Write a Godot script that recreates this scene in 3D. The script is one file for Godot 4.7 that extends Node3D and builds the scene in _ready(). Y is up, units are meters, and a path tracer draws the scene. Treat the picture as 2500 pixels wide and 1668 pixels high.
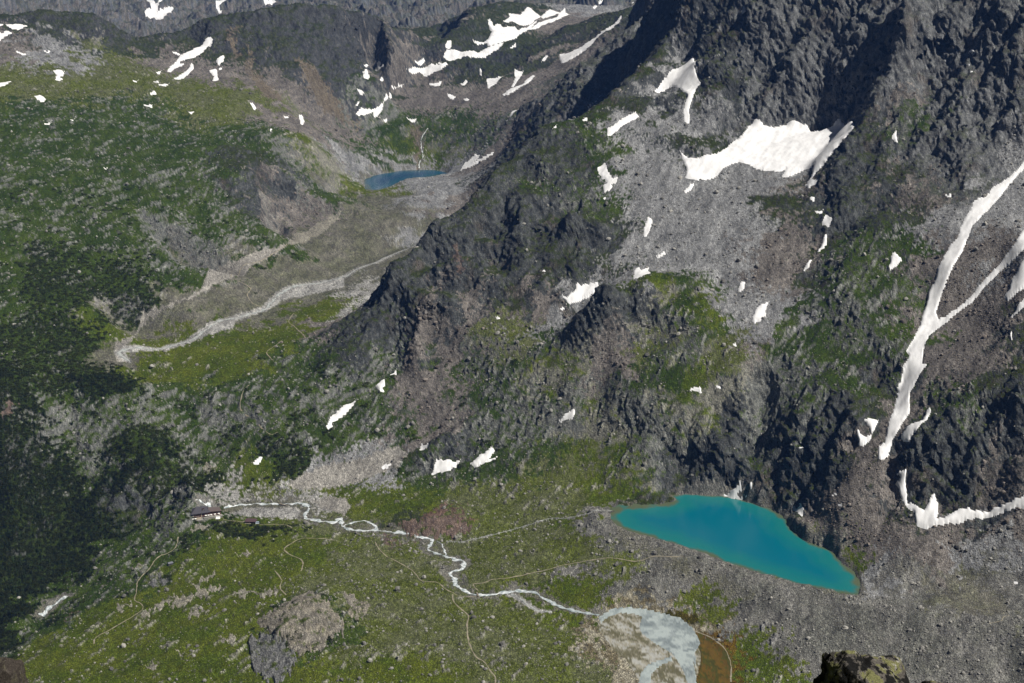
extends Node3D

const CAMERA_HEIGHT := 702.0
const TH0 := -0.5759586531581288
const DTH := 0.003490658503988659
const NT := 331
const LR0 := 1.0986122886681098
const DLR := 0.004
const NR := 1973
const CORE := 1190
const EDGE := 26
const NC := CORE + 2 * EDGE
const NI := 1000
const CORE_TH := 0.388
const CODES := "gktfsbcwpqmyzrlneoadvuhx"

# how strongly each kind of ground is broken up: swells, crags, small lumps, tilted strata (metres)
const RELIEF := {"g": [2.2, 0.0, 0.35, 1.0], "k": [3.5, 3.0, 0.9, 3.0], "t": [2.2, 0.3, 0.6, 1.2], "f": [3.0, 3.0, 0.9, 1.5], "s": [1.8, 0.0, 0.8, 0.0], "b": [1.8, 0.4, 0.8, 0.0],
	"c": [5.0, 17.0, 1.6, 2.5], "w": [7.0, 17.0, 1.2, 4.0], "p": [0.5, 0.0, 0.15, 0.0], "q": [0.7, 0.0, 0.4, 0.0], "m": [0.0, 0.0, 0.05, 0.0], "y": [0.1, 0.0, 0.1, 0.0], "z": [0.0, 0.0, 0.05, 0.0],
	"r": [1.0, 2.0, 0.6, 2.5], "l": [1.0, 1.0, 0.4, 2.0], "n": [9.0, 18.0, 2.5, 0.0], "e": [1.0, 0.6, 0.4, 1.0], "o": [1.0, 0.8, 0.5, 1.2], "a": [25.0, 55.0, 6.0, 0.0], "d": [1.0, 0.0, 0.4, 0.0], "v": [0.8, 0.2, 0.6, 0.2], "u": [2.0, 2.2, 0.9, 0.0], "h": [1.8, 0.0, 0.5, 0.3], "x": [4.0, 6.0, 1.2, 1.5]}
# ground colours (linear): two tones, the bare rock that shows where it is steep, and the steepness where it shows
var tone := {
	"g": [Color(0.086, 0.102, 0.013), Color(0.052, 0.072, 0.008), Color(0.20, 0.195, 0.16), 0.74],
	"k": [Color(0.047, 0.068, 0.011), Color(0.026, 0.042, 0.007), Color(0.142, 0.145, 0.132), 0.75],
	"t": [Color(0.078, 0.094, 0.016), Color(0.092, 0.100, 0.044), Color(0.18, 0.175, 0.15), 0.74],
	"f": [Color(0.024, 0.036, 0.008), Color(0.036, 0.054, 0.010), Color(0.13, 0.13, 0.12), 0.62],
	"s": [Color(0.235, 0.236, 0.232), Color(0.172, 0.173, 0.172), Color(0.18, 0.18, 0.178), 0.5],
	"b": [Color(0.165, 0.150, 0.134), Color(0.118, 0.107, 0.096), Color(0.15, 0.138, 0.125), 0.5],
	"c": [Color(0.038, 0.047, 0.012), Color(0.028, 0.036, 0.010), Color(0.062, 0.065, 0.063), 0.88],
	"w": [Color(0.085, 0.088, 0.070), Color(0.058, 0.064, 0.046), Color(0.122, 0.124, 0.122), 0.88],
	"p": [Color(0.32, 0.315, 0.295), Color(0.24, 0.235, 0.22), Color(0.3, 0.29, 0.27), 0.3],
	"q": [Color(0.295, 0.280, 0.248), Color(0.220, 0.208, 0.185), Color(0.3, 0.28, 0.25), 0.3],
	"m": [Color(0.27, 0.25, 0.19), Color(0.115, 0.098, 0.058), Color(0.2, 0.19, 0.17), 0.3],
	"y": [Color(0.105, 0.062, 0.010), Color(0.075, 0.056, 0.008), Color(0.1, 0.08, 0.03), 0.3],
	"z": [Color(0.045, 0.040, 0.006), Color(0.055, 0.040, 0.006), Color(0.1, 0.08, 0.03), 0.3],
	"r": [Color(0.13, 0.085, 0.065), Color(0.10, 0.072, 0.056), Color(0.12, 0.085, 0.065), 0.8],
	"l": [Color(0.25, 0.235, 0.19), Color(0.18, 0.17, 0.14), Color(0.2, 0.19, 0.165), 0.8],
	"n": [Color(0.032, 0.042, 0.016), Color(0.042, 0.048, 0.024), Color(0.058, 0.060, 0.060), 0.82],
	"e": [Color(0.205, 0.188, 0.155), Color(0.150, 0.138, 0.115), Color(0.17, 0.15, 0.12), 0.8],
	"o": [Color(0.140, 0.100, 0.080), Color(0.100, 0.078, 0.066), Color(0.12, 0.09, 0.075), 0.8],
	"a": [Color(0.08, 0.09, 0.065), Color(0.135, 0.122, 0.11), Color(0.110, 0.116, 0.126), 0.74],
	"d": [Color(0.150, 0.125, 0.092), Color(0.115, 0.098, 0.075), Color(0.13, 0.11, 0.09), 0.4],
	"v": [Color(0.150, 0.145, 0.125), Color(0.10, 0.098, 0.07), Color(0.16, 0.155, 0.14), 0.7],
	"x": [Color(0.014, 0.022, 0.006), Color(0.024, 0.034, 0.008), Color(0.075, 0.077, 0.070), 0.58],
	"h": [Color(0.132, 0.126, 0.102), Color(0.098, 0.099, 0.066), Color(0.17, 0.165, 0.15), 0.7],
	"u": [Color(0.150, 0.146, 0.132), Color(0.100, 0.100, 0.086), Color(0.145, 0.142, 0.135), 0.72]}

const LAND := {
	"meadow": ["meadow", "green alpine meadow with stones and trails in the lower left"],
	"gorge": ["gorge_slope", "dark scrub covered slope dropping into the gorge at the left edge"],
	"moraine": ["moraine", "grey moraine bank damming the turquoise lake, its steep face at lower right"],
	"lake_scree": ["scree_slope", "brown scree fan right of the turquoise lake"],
	"cliff": ["cliff", "dark rock cliff rising straight behind the turquoise lake"],
	"slope": ["hillside", "rocky green hillside between the hut and the dark cliffs"],
	"knoll": ["rock_knoll", "green topped knoll with a dark pyramid shaped face"],
	"bowl": ["scree_slope", "wide grey scree bowl below the largest snowfield"],
	"wall": ["mountain_wall", "blue grey rock wall above the largest snowfield"],
	"rib": ["mountain_ridge", "grassy rocky ridge left of the long snow couloir"],
	"couloir": ["mountainside", "brown scree and cliffs on both sides of the snow couloir"],
	"ridge": ["mountain_ridge", "dark jagged ridge falling to a point in the middle of the view"],
	"plain": ["gravel_plain", "broad grey gravel plain below the small blue lake"],
	"hillside": ["hillside", "hummocky green hillside on the left, flecked with rock and snow"],
	"far_ridge": ["mountain_ridge", "dark ridge along the upper left skyline"],
	"upper_valley": ["valley", "high brown scree valley with snow banks above the blue lake"],
	"spur": ["rock_spur", "brownish rock spur behind the middle ridge"],
	"far_mountain": ["mountain", "hazy blue mountain behind the saddle at the top"],
	"summit": ["summit_slope", "steep stony slope falling away beneath the viewpoint"]}

var px := PackedVector2Array()
var ph := PackedFloat32Array()
var pc := PackedByteArray()
var pr := PackedByteArray()
var region_names: Array[String] = []
var grid := PackedFloat32Array()
var relief: Array[PackedFloat32Array] = []
var grid_class := PackedByteArray()
var grid_region := PackedByteArray()
var colth := PackedFloat32Array()
var rad := PackedFloat32Array()
var rowpos := PackedFloat32Array()
var pos := PackedVector3Array()
var nor := PackedVector3Array()
var col := PackedColorArray()
var cls := PackedByteArray()
var bared := PackedByteArray()
var region := PackedByteArray()
var painted := PackedByteArray()
var snowed := PackedByteArray()
var wet := PackedByteArray()
var damp := PackedFloat32Array()
var snows: Array = []
var lakes: Array = []
var slabs: Array = []
var rivers: Array = []
var paths: Array = []
var taken := {}
var fringe: FastNoiseLite
var ground_material: StandardMaterial3D


func _ready() -> void:
	_camera_and_light()
	_define_land()
	_build_base()
	_build_columns()
	_define_features()
	_mask_features()
	_displace()
	_normals_and_colours()
	_emit_land()
	_emit_lakes()
	_emit_snow()
	_emit_slabs()
	_emit_rivers()
	_emit_paths()
	_scatter()
	_single_boulders()
	_hut()
	_shed()
	_small_things()
	_viewpoint_boulders()


func _camera_and_light() -> void:
	var camera := Camera3D.new()
	camera.name = "camera"
	camera.position = Vector3(0, CAMERA_HEIGHT, 0)
	camera.rotation_degrees = Vector3(-17.35, 0, 0)
	camera.fov = 26.0
	camera.near = 0.2
	camera.far = 12000.0
	add_child(camera)
	camera.current = true
	var sky_material := ProceduralSkyMaterial.new()
	sky_material.sky_top_color = Color(0.16, 0.33, 0.66)
	sky_material.sky_horizon_color = Color(0.50, 0.64, 0.82)
	sky_material.sky_curve = 0.15
	sky_material.ground_bottom_color = Color(0.20, 0.20, 0.18)
	sky_material.ground_horizon_color = Color(0.45, 0.52, 0.6)
	sky_material.sky_energy_multiplier = 0.22
	sky_material.ground_energy_multiplier = 0.4
	var sky := Sky.new()
	sky.sky_material = sky_material
	var env := Environment.new()
	env.background_mode = Environment.BG_SKY
	env.sky = sky
	env.tonemap_mode = Environment.TONE_MAPPER_LINEAR
	env.tonemap_exposure = 1.12
	env.sdfgi_enabled = true
	env.ssao_enabled = true
	env.ssil_enabled = true
	env.fog_enabled = true
	env.fog_light_color = Color(0.46, 0.66, 1.0)
	env.fog_density = 0.000029
	var world := WorldEnvironment.new()
	world.name = "world"
	world.environment = env
	add_child(world)
	var sun := DirectionalLight3D.new()
	sun.name = "sun"
	sun.light_color = Color(1.0, 0.982, 0.955)
	sun.light_energy = 1.6
	sun.light_angular_distance = 0.5
	sun.shadow_enabled = true
	add_child(sun)
	sun.look_at_from_position(Vector3(0.54, 0.82, 0.22) * 100.0, Vector3.ZERO)


func _noise(seed_value: int, length: float, octaves: int, ridged := false, gain := 0.5) -> FastNoiseLite:
	var n := FastNoiseLite.new()
	n.seed = seed_value
	n.noise_type = FastNoiseLite.TYPE_SIMPLEX
	n.frequency = 1.0 / length
	n.fractal_type = FastNoiseLite.FRACTAL_RIDGED if ridged else FastNoiseLite.FRACTAL_FBM
	n.fractal_octaves = octaves
	n.fractal_gain = gain
	return n


func _hash(a: int) -> float:
	var h := (a * 747796405 + 2891336453) & 0xFFFFFFFF
	h = (((h >> ((h >> 28) + 4)) ^ h) * 277803737) & 0xFFFFFFFF
	return float((h >> 22) ^ h & 0xFFFFFF) / 16778239.0


# ---------------------------------------------------------------- the lie of the land
func _ctl(region_name: String, text: String) -> void:
	region_names.append(region_name)
	for item in text.split(";"):
		var f := item.strip_edges().split(" ")
		px.append(Vector2(float(f[1]), float(f[2])))
		ph.append(float(f[3]))
		pc.append(CODES.find(f[0]))
		pr.append(region_names.size() - 1)


func _define_land() -> void:
	_ctl("meadow", "g -497 -1272 -42.0; g -627 -1213 -43.2; g -800 -1107 -44.4; g -426 -1250 -26.0; g -359 -1236 -18.0; g -273 -1219 -8.0; g -190 -1202 2.0; g -109 -1195 6.0; t -10 -1191 8.0; t 69 -1195 6.0; g -397 -1389 -25.0; g -378 -1310 -22.0; g -456 -1323 -34.0; g -345 -1469 -14.0; k -349 -1554 -9.0; k -358 -1598 -9.5; g -299 -1564 -8.0; g -270 -1452 -6.0; g -252 -1341 0.0; g -236 -1263 -1.0; k -206 -1326 15.0; k -172 -1293 11.0; k -225 -1278 12.0; k -202 -1265 5.0; t -133 -1243 6.0; t -142 -1331 5.0; t -151 -1436 2.0; g -227 -1481 -4.0; k -393 -1533 -18.0; k -394 -1453 -22.0; t -74 -1283 7.0; t -11 -1283 7.0; t 31 -1254 9.0; t -102 -1389 5.0; t -179 -1393 3.0; p -321 -1632 -12.0; p -246 -1622 -9.0; t -230 -1574 -7.0; t -171 -1545 -5.0; t -92 -1510 -2.0; t -54 -1438 1.0; t -66 -1395 2.0; t -33 -1368 3.0; g 20 -1371 4.0; g 84 -1322 5.0; m 96 -1294 5.5; m 132 -1326 5.6; m 177 -1303 5.6; m 174 -1243 5.6; m 101 -1243 5.6; m 129 -1196 5.5; y 195 -1242 6.5; y 196 -1194 6.5; g 191 -1309 7.0; m 153 -1196 5.5; t 11 -1417 11.0; t -12 -1502 7.0; t -38 -1594 9.0; g -152 -1612 1.0; g -111 -1618 4.0; g 69 -1365 7.0; g -209 -1658 -2.0; t -271 -1652 -5.0; g -327 -1672 -2.0; c -122 -1550 1.0; r -86 -1537 7.0; t -47 -1539 6.0")
	_ctl("gorge", "k -507 -1426 -55.0; k -487 -1483 -45.0; k -463 -1551 -35.0; k -434 -1620 -28.0; k -392 -1660 -21.0; k -525 -1364 -62.0; k -668 -1300 -97.0; k -853 -1187 -132.0; x -514 -1515 -50.2; x -527 -1431 -47.2; x -526 -1367 -53.8; x -668 -1304 -88.8; x -854 -1191 -123.8; x -470 -1582 -27.1; c -441 -1632 -15.9; x -578 -1519 -38.4; x -731 -1451 -73.4; x -936 -1328 -108.4; x -547 -1580 -40.2; x -593 -1609 2.3; x -763 -1536 -32.7; x -978 -1409 -67.7; x -564 -1667 5.8; k -519 -1676 1.9; x -616 -1665 63.3; x -780 -1594 28.3; x -1003 -1465 -6.7; k -561 -1742 45.4; x -465 -1682 28.4; x -635 -1737 104.8; x -806 -1665 69.8; x -1037 -1532 34.8; f -601 -1834 89.6; x -523 -1821 87.9; k -481 -1755 58.0; x -394 -1644 26.9; k -371 -1608 15.1; p -367 -1656 -14.0; x -569 -1591 -17.6; x -522 -1618 -29.7; x -560 -1456 -60.3; x -707 -1391 -95.3; x -904 -1271 -130.3; x -592 -1684 44.6")
	_ctl("moraine", "u 107 -1490 31.0; u 110 -1442 32.0; u 190 -1382 34.0; u 261 -1326 35.0; u 330 -1289 35.0; u 143 -1349 20.0; u 167 -1328 9.0; u 221 -1287 19.0; g 216 -1247 8.0; u 275 -1234 20.0; u 282 -1276 34.0; g 216 -1192 7.5; g 239 -1191 8.0; u 287 -1190 9.0; u 365 -1186 11.0; u 453 -1181 14.0; u 581 -1124 24.0; u 741 -1025 34.0; u 341 -1264 38.0; u 398 -1248 42.0; u 472 -1223 46.0; u 596 -1168 56.0; u 762 -1067 66.0; u 372 -1218 24.0; u 459 -1203 28.0; u 588 -1146 38.0; u 751 -1046 48.0; h 408 -1282 38.0; h 464 -1261 42.0; h 439 -1316 37.0; u 372 -1303 34.0; u 498 -1302 44.0; u 629 -1244 54.0; u 805 -1138 64.0; t 58 -1452 20.0; t 102 -1401 24.0; u 70 -1383 13.0; t 37 -1529 16.0; u 100 -1523 29.0; g 74 -1497 25.0; u 100 -1365 17.0")
	_ctl("lake_scree", "s 447 -1349 54.0; s 508 -1341 72.0; s 643 -1282 82.0; s 823 -1174 92.0; b 510 -1356 96.0; b 646 -1297 106.0; b 828 -1189 116.0; b 431 -1377 72.0; b 371 -1394 47.0; g 330 -1409 31.0; g 347 -1358 31.0; b 350 -1426 62.0; b 381 -1453 95.0; b 394 -1473 112.0; s 352 -1337 31.0; b 326 -1462 46.0")
	_ctl("cliff", "c 182 -1566 33.0; c 256 -1561 33.0; c 150 -1543 31.0; c 286 -1532 33.0; c 239 -1598 83.5; c 267 -1624 100.7; k 163 -1582 52.3; c 205 -1603 65.4; c 305 -1503 34.0; c 323 -1494 41.1; c 331 -1553 95.6; c 355 -1562 123.6; c 376 -1520 118.7; c 388 -1538 137.8; c 335 -1511 73.4; b 338 -1463 69.7; b 361 -1470 92.0; b 382 -1494 111.2; b 410 -1516 128.2; k 292 -1579 64.1; k 296 -1640 95.0; k 319 -1637 128.5; c 224 -1585 50.8; c 269 -1569 54.8; c 311 -1543 68.2; k 379 -1616 157.1; k 334 -1581 127.1; c 242 -1574 66.4; c 260 -1597 67.7; k 281 -1602 65.9; k 290 -1612 78.0; c 302 -1582 78.9; c 309 -1602 108.7; c 319 -1519 62.5; c 333 -1524 86.3; c 327 -1570 120.6; c 341 -1539 111.7; c 360 -1510 102.4; c 212 -1574 50.2; c 195 -1592 42.5")
	_ctl("slope", "f -287 -1692 7.0; s -253 -1674 0.0; s -175 -1694 6.0; c -99 -1690 22.0; k -93 -1676 8.0; k -13 -1651 24.0; t 64 -1609 30.0; g 113 -1577 30.0; k 166 -1621 80.0; g 92 -1668 62.0; k 13 -1699 50.0; b -118 -1746 32.0; k -152 -1752 30.0; k -236 -1770 35.0; k -308 -1764 37.0; k -377 -1772 22.0; k -442 -1827 62.0; k -355 -1821 64.0; k -271 -1833 72.0; k -185 -1821 64.0; b -110 -1804 70.0; k -14 -1761 85.0; k 67 -1718 100.0; k 143 -1673 116.0; g 218 -1644 126.0; g 268 -1641 138.0; k 207 -1624 90.0; b -102 -1890 111.0; t -14 -1835 125.0; k 42 -1807 134.0; g 68 -1759 129.0; b 122 -1754 142.0; t 176 -1756 150.0; t 250 -1708 165.0; t 271 -1665 157.0; k -261 -1940 92.0; k -160 -1882 92.0; k -54 -1827 98.0")
	_ctl("knoll", "c 117 -1796 205.2; g 181 -1831 211.2; k 237 -1835 213.1; g 237 -1779 194.0; k 232 -1730 175.0; c 80 -1780 139.5; c 166 -1772 162.0; c 97 -1797 168.8; c 120 -1778 183.1; c 146 -1794 169.8; c 157 -1805 192.4; c 112 -1772 156.3; k 200 -1789 185.6; s 141 -1885 196.8; s 71 -1849 147.7; s 268 -1851 203.0")
	_ctl("bowl", "s 286 -1777 194.6; s 302 -1701 172.6; s 336 -1758 200.1; s 161 -1923 207.6; s 197 -2020 251.5; s 278 -1940 239.5; b 360 -1906 247.6; b 349 -1837 224.0; s 271 -1881 215.6; s 323 -2055 281.5; b 407 -2019 294.9; s 161 -2124 293.1; s 211 -2190 313.2; s 281 -2242 337.3; s 242 -2388 366.3; s 292 -2473 397.5; s 261 -2109 292.8; s 319 -2121 303.2; s 371 -2174 319.3; s 418 -2078 308.1; s 298 -2099 285.2; s 258 -2145 308.4; s 364 -2089 299.9")
	_ctl("wall", "w 363 -2256 341.7; w 447 -2241 340.8; w 497 -2184 348.0; c 269 -2163 321.2; c 309 -2198 321.6; c 252 -2211 335.8; c 303 -2325 392.0; c 332 -2407 450.6; c 332 -2538 505.3; w 365 -2273 359.1; w 393 -2342 423.7; w 403 -2437 516.6; w 448 -2253 358.8; w 453 -2301 428.6; w 494 -2369 521.8; w 505 -2218 380.4; w 526 -2249 467.1; c 304 -2461 423.8; c 336 -2316 393.3; c 359 -2464 486.7; w 428 -2362 462.1; w 480 -2260 400.8; w 321 -2661 610.4; w 416 -2546 614.3; w 510 -2478 616.7; w 618 -2350 621.1; w 459 -2813 430.0; w 699 -2660 430.0; w 354 -2929 430.0")
	_ctl("rib", "w 577 -2216 533.4; w 550 -2161 463.9; w 508 -2120 394.6; c 486 -2094 368.8; c 440 -2023 315.6; c 412 -1998 293.1; c 413 -1936 270.2; c 409 -1881 247.8; c 373 -1802 216.2; c 453 -1953 296.4; k 431 -1830 260.1; k 399 -1755 228.7; k 359 -1731 191.2; k 314 -1675 161.9; b 302 -1687 166.2; c 429 -1989 288.8; k 559 -2045 369.4; b 528 -1908 305.7; k 470 -1769 252.8; k 425 -1675 197.1; k 391 -1628 163.9; k 455 -1628 185.1; c 434 -1590 145.0; b 504 -1759 255.3; c 495 -1989 319.0; c 490 -1908 288.2; w 604 -2115 420.0; w 627 -2234 532.1; w 721 -2131 539.8; w 919 -2054 549.8; w 1194 -1907 559.8; w 693 -2014 433.5; w 883 -1939 443.5; w 1144 -1797 453.5; w 623 -1953 355.3; w 760 -2277 623.6; w 970 -2195 633.6; w 1262 -2042 643.6; w 855 -2561 430.0; w 1091 -2470 440.0; w 1419 -2297 450.0; w 648 -2108 451.6; w 572 -1906 317.7; b 565 -2106 415.2; w 570 -2016 356.1")
	_ctl("couloir", "b 499 -1667 204.9; b 455 -1581 163.8; b 424 -1527 136.5; s 574 -1811 298.2; b 532 -1709 257.3; s 667 -1907 340.6; s 849 -1833 350.6; s 1098 -1696 360.6; s 579 -1694 261.3; s 602 -1696 292.4; s 766 -1629 302.4; s 989 -1504 312.4; b 543 -1685 231.8; s 603 -1818 307.9; b 586 -1723 285.9; k 465 -1531 165.7; b 508 -1522 193.7; c 563 -1556 227.8; c 715 -1493 237.8; c 921 -1375 247.8; b 532 -1609 211.7; c 535 -1460 190.5; c 678 -1399 200.5; c 873 -1287 210.5; c 426 -1464 140.3; c 468 -1451 145.2; c 521 -1433 152.1; c 670 -1370 162.1; c 861 -1258 172.1; c 433 -1419 84.8; c 480 -1396 89.2; c 404 -1467 106.8; c 409 -1449 81.7; b 500 -1414 121.1; k 477 -1490 170.0; b 581 -1635 256.0; b 744 -1568 266.0; b 959 -1446 276.0")
	_ctl("ridge", "c -215 -1938 114.6; c -191 -1981 142.8; c -149 -2004 186.7; c -102 -2057 224.3; c -66 -2109 257.6; c -29 -2170 284.2; c 10 -2220 307.9; c 40 -2270 339.5; k 111 -2277 348.4; c 155 -2345 368.9; c 217 -2440 412.1; c 262 -2547 443.3; c 295 -2664 491.9; c 318 -2832 604.5; c -203 -1907 113.5; c -131 -1895 129.4; b -73 -1894 137.2; c -3 -1930 172.5; c -15 -2030 218.1; c 33 -1980 199.3; c 73 -1919 187.7; c 132 -1926 201.0; c 148 -2005 230.4; k 48 -2124 260.8; k 112 -2147 288.6; c 28 -2115 269.2; c 65 -2054 231.4; c 91 -2023 250.9; c 93 -1988 222.0; b 43 -1890 162.6; s 113 -1902 186.2; c -129 -1971 176.8; c -164 -1951 145.0; c -41 -2095 254.2; c -70 -2029 224.6; c 76 -2224 320.5; k 134 -2211 322.7; s 150 -2260 341.1; b -56 -1924 158.8; c 46 -2029 224.5; c -166 -1978 168.6; c -143 -1947 167.8; c -116 -2009 182.5; c -105 -1963 159.0; c -90 -1976 194.0; c -84 -1916 167.1; c -70 -2021 188.8; b -67 -1944 159.4; c -45 -1989 212.3; c -37 -1950 188.6; c -21 -2062 204.1; c -18 -2005 181.6; c 6 -2005 217.8; c 15 -1958 192.5; c -3 -2120 261.7; c 25 -2062 254.9; c 47 -2091 242.1; c 55 -2039 209.5; c 104 -1952 212.3; c 126 -1988 221.9; k 120 -2051 244.6; c 19 -2185 294.5; c 42 -2195 312.4; c 80 -2139 277.3; c -10 -2158 286.5; c -53 -2071 240.2; s -113 -2267 118.0; b -32 -2420 160.0; b 45 -2560 200.0; c 173 -2614 250.0; p -200 -2080 98.0; p -161 -2164 104.0; c 235 -2640 320.0; c 320 -2882 390.0; b 105 -2458 255.0")
	_ctl("plain", "h -532 -1919 77.0; g -498 -1954 80.0; g -446 -1993 82.0; h -370 -2099 86.0; h -323 -2227 91.0; h -235 -2378 98.0; s -133 -2526 106.0; h -549 -2037 80.0; h -489 -2243 90.0; h -397 -2453 102.0; h -324 -2702 116.0; g -289 -2787 129.0; s -104 -2798 146.3; s -181 -2694 142.5; h -211 -2551 133.1; h -345 -2405 121.1; h -390 -2226 108.8; h -458 -2060 100.9; b -83 -2639 129.8; b -56 -2899 156.8; s -119 -2956 131.0; g -399 -1909 77.0; g -339 -1983 85.0; g -459 -1909 74.0; g -286 -2097 90.0; g -406 -2014 82.0; b -278 -1981 92.0; h -258 -2728 123.0; h -280 -2333 95.0; g -491 -1868 66.0; g -418 -1880 68.0")
	_ctl("hillside", "f -679 -1871 107.9; f -862 -1794 104.9; f -1110 -1652 101.9; f -614 -1945 103.0; g -563 -1981 107.8; f -641 -2052 148.6; k -725 -2024 156.2; k -921 -1943 153.2; k -1188 -1792 150.2; f -555 -2077 128.8; k -510 -2171 150.7; k -466 -2283 150.7; k -413 -2385 155.7; k -779 -2206 210.0; k -991 -2120 207.0; k -1281 -1958 204.0; k -695 -2255 199.1; k -610 -2321 198.6; c -471 -2577 229.0; c -405 -2589 211.4; c -450 -2439 176.9; b -401 -2498 152.7; k -346 -2658 158.1; k -503 -2418 192.4; k -540 -2502 227.7; g -333 -2830 152.7; k -862 -2474 262.8; k -1097 -2379 259.8; k -1420 -2202 256.8; k -736 -2546 250.1; k -608 -2651 255.0; k -469 -2760 253.0; g -382 -2834 215.7; t -976 -2837 323.9; t -1243 -2730 320.9; t -1611 -2531 317.9; t -829 -2904 314.9; t -670 -2955 308.1; t -529 -2933 285.4; b -427 -2929 242.9; b -371 -3098 198.1; k -296 -3186 183.7; b -1043 -3057 382.7; b -1329 -2944 379.7; b -1724 -2731 376.7; s -935 -3081 371.4; t -832 -3090 352.7; b -705 -3121 331.2; b -592 -3094 316.5; k -723 -2809 286.6; k -851 -2688 288.5; t -562 -2825 267.6; t -491 -3020 286.2; k -382 -2582 181.4; c -428 -2493 199.3; k -665 -2410 223.4; k -771 -2357 233.9; b -380 -2552 133.0; b -422 -2439 158.2")
	_ctl("far_ridge", "n -1066 -3144 436.2; n -1359 -3029 433.2; n -1765 -2812 430.2; n -989 -3190 441.3; n -902 -3206 426.5; n -855 -3229 399.8; n -806 -3252 381.0; n -754 -3274 382.5; n -710 -3294 395.5; n -628 -3321 421.2; n -556 -3354 432.7; n -467 -3418 440.0; n -386 -3479 427.6; n -312 -3546 420.2; n -276 -3459 350.6; n -183 -3595 331.6; n -126 -3798 386.3; n -29 -4000 392.1; n -571 -3189 341.5; n -487 -3183 323.9; n -451 -3269 341.9; n -389 -3206 283.9; n -344 -3322 307.3; n -649 -3215 357.0; n -544 -3265 379.7; n -235 -3612 365.9; n -887 -3137 387.8; n -1005 -3117 412.0; n -431 -3352 390.1; n -826 -3143 364.7; n -1157 -3409 300.0; n -1475 -3284 297.0; n -1915 -3049 294.0; n -976 -3465 300.0; n -812 -3528 270.0; n -597 -3601 310.0; n -403 -3728 320.0; n -204 -4045 320.0; b -479 -3113 287.0")
	_ctl("upper_valley", "b -331 -3484 257.8; b -239 -3642 258.8; b -138 -3797 272.7; s 93 -4299 350.7; b -272 -3369 213.6; b -229 -3472 239.1; b -123 -3348 236.2; n -46 -3500 286.2; n 15 -3440 283.4; n 36 -3560 320.0; n 107 -3518 344.6; n 182 -3595 377.7; n 254 -3591 408.6; b 74 -3399 288.3; g -209 -3143 162.7; k -184 -3195 196.5; g -104 -3058 177.3; k -68 -3079 201.1; b 5 -3100 243.5; k -283 -3127 160.8; k -289 -2996 150.4; g -160 -3076 144.9; n -117 -3478 263.7; b -44 -3300 252.6; b -169 -3286 216.0; k -235 -3252 201.9; k -144 -3147 190.2; s -298 -2939 129.0; s -212 -3028 129.0; s -158 -3038 129.0; b 137 -3798 348.7; s 216 -4295 363.2; n -295 -3417 236.5")
	_ctl("spur", "c -21 -2800 192.3; c 63 -2849 297.3; w 106 -2898 332.5; w 189 -2894 374.9; w 234 -2941 428.4; w 280 -2987 466.4; w 291 -3137 550.8; c 36 -2720 243.5; w 125 -2747 311.8; w 197 -2753 343.1; b 21 -2900 238.9; w 66 -2999 270.0; w 203 -3093 320.0; w 303 -3236 380.0; w 146 -2856 354.4; w 260 -2848 420.8")
	_ctl("far_mountain", "a -1298 -5139 253.1; a -1122 -4873 232.1; a -1136 -5279 240.8; a -1418 -5830 258.5; a -1087 -5595 276.3; a -930 -5624 274.2; a -758 -5548 279.9; a -600 -5568 294.1; a -342 -5289 299.6; a -116 -5399 321.6; a -1666 -4926 327.2; a -2124 -4747 324.2; a -2759 -4408 321.2; a -2208 -6643 563.9; a -2819 -6407 560.9; a -3668 -5962 557.9; a -1627 -6808 560.5; a -932 -6938 557.8; a -148 -6998 556.5; a 595 -6473 567.4; a 1306 -6367 569.6; a 2050 -6168 573.8; a 2617 -5950 583.8; a 3406 -5536 593.8; a -965 -4190 180.0; a -1382 -4072 200.0; a -1761 -3923 197.0; a -2287 -3641 194.0; a -472 -4375 250.0; a 35 -4800 300.0; a 510 -4169 350.0; a 970 -4086 350.0; a 1345 -3979 350.0; a 1715 -3834 360.0; a 2228 -3560 370.0; a -1460 -5199 291.9; a -1536 -5800 358.1; a -1293 -6064 342.5; a -1041 -5909 335.2; a -2587 -7781 500.0; a -3302 -7506 497.0; a -4297 -6984 494.0; a -1092 -8127 500.0; a 751 -8166 500.0; a 2587 -7781 500.0; a 3302 -7506 510.0; a 4297 -6984 520.0")
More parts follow.
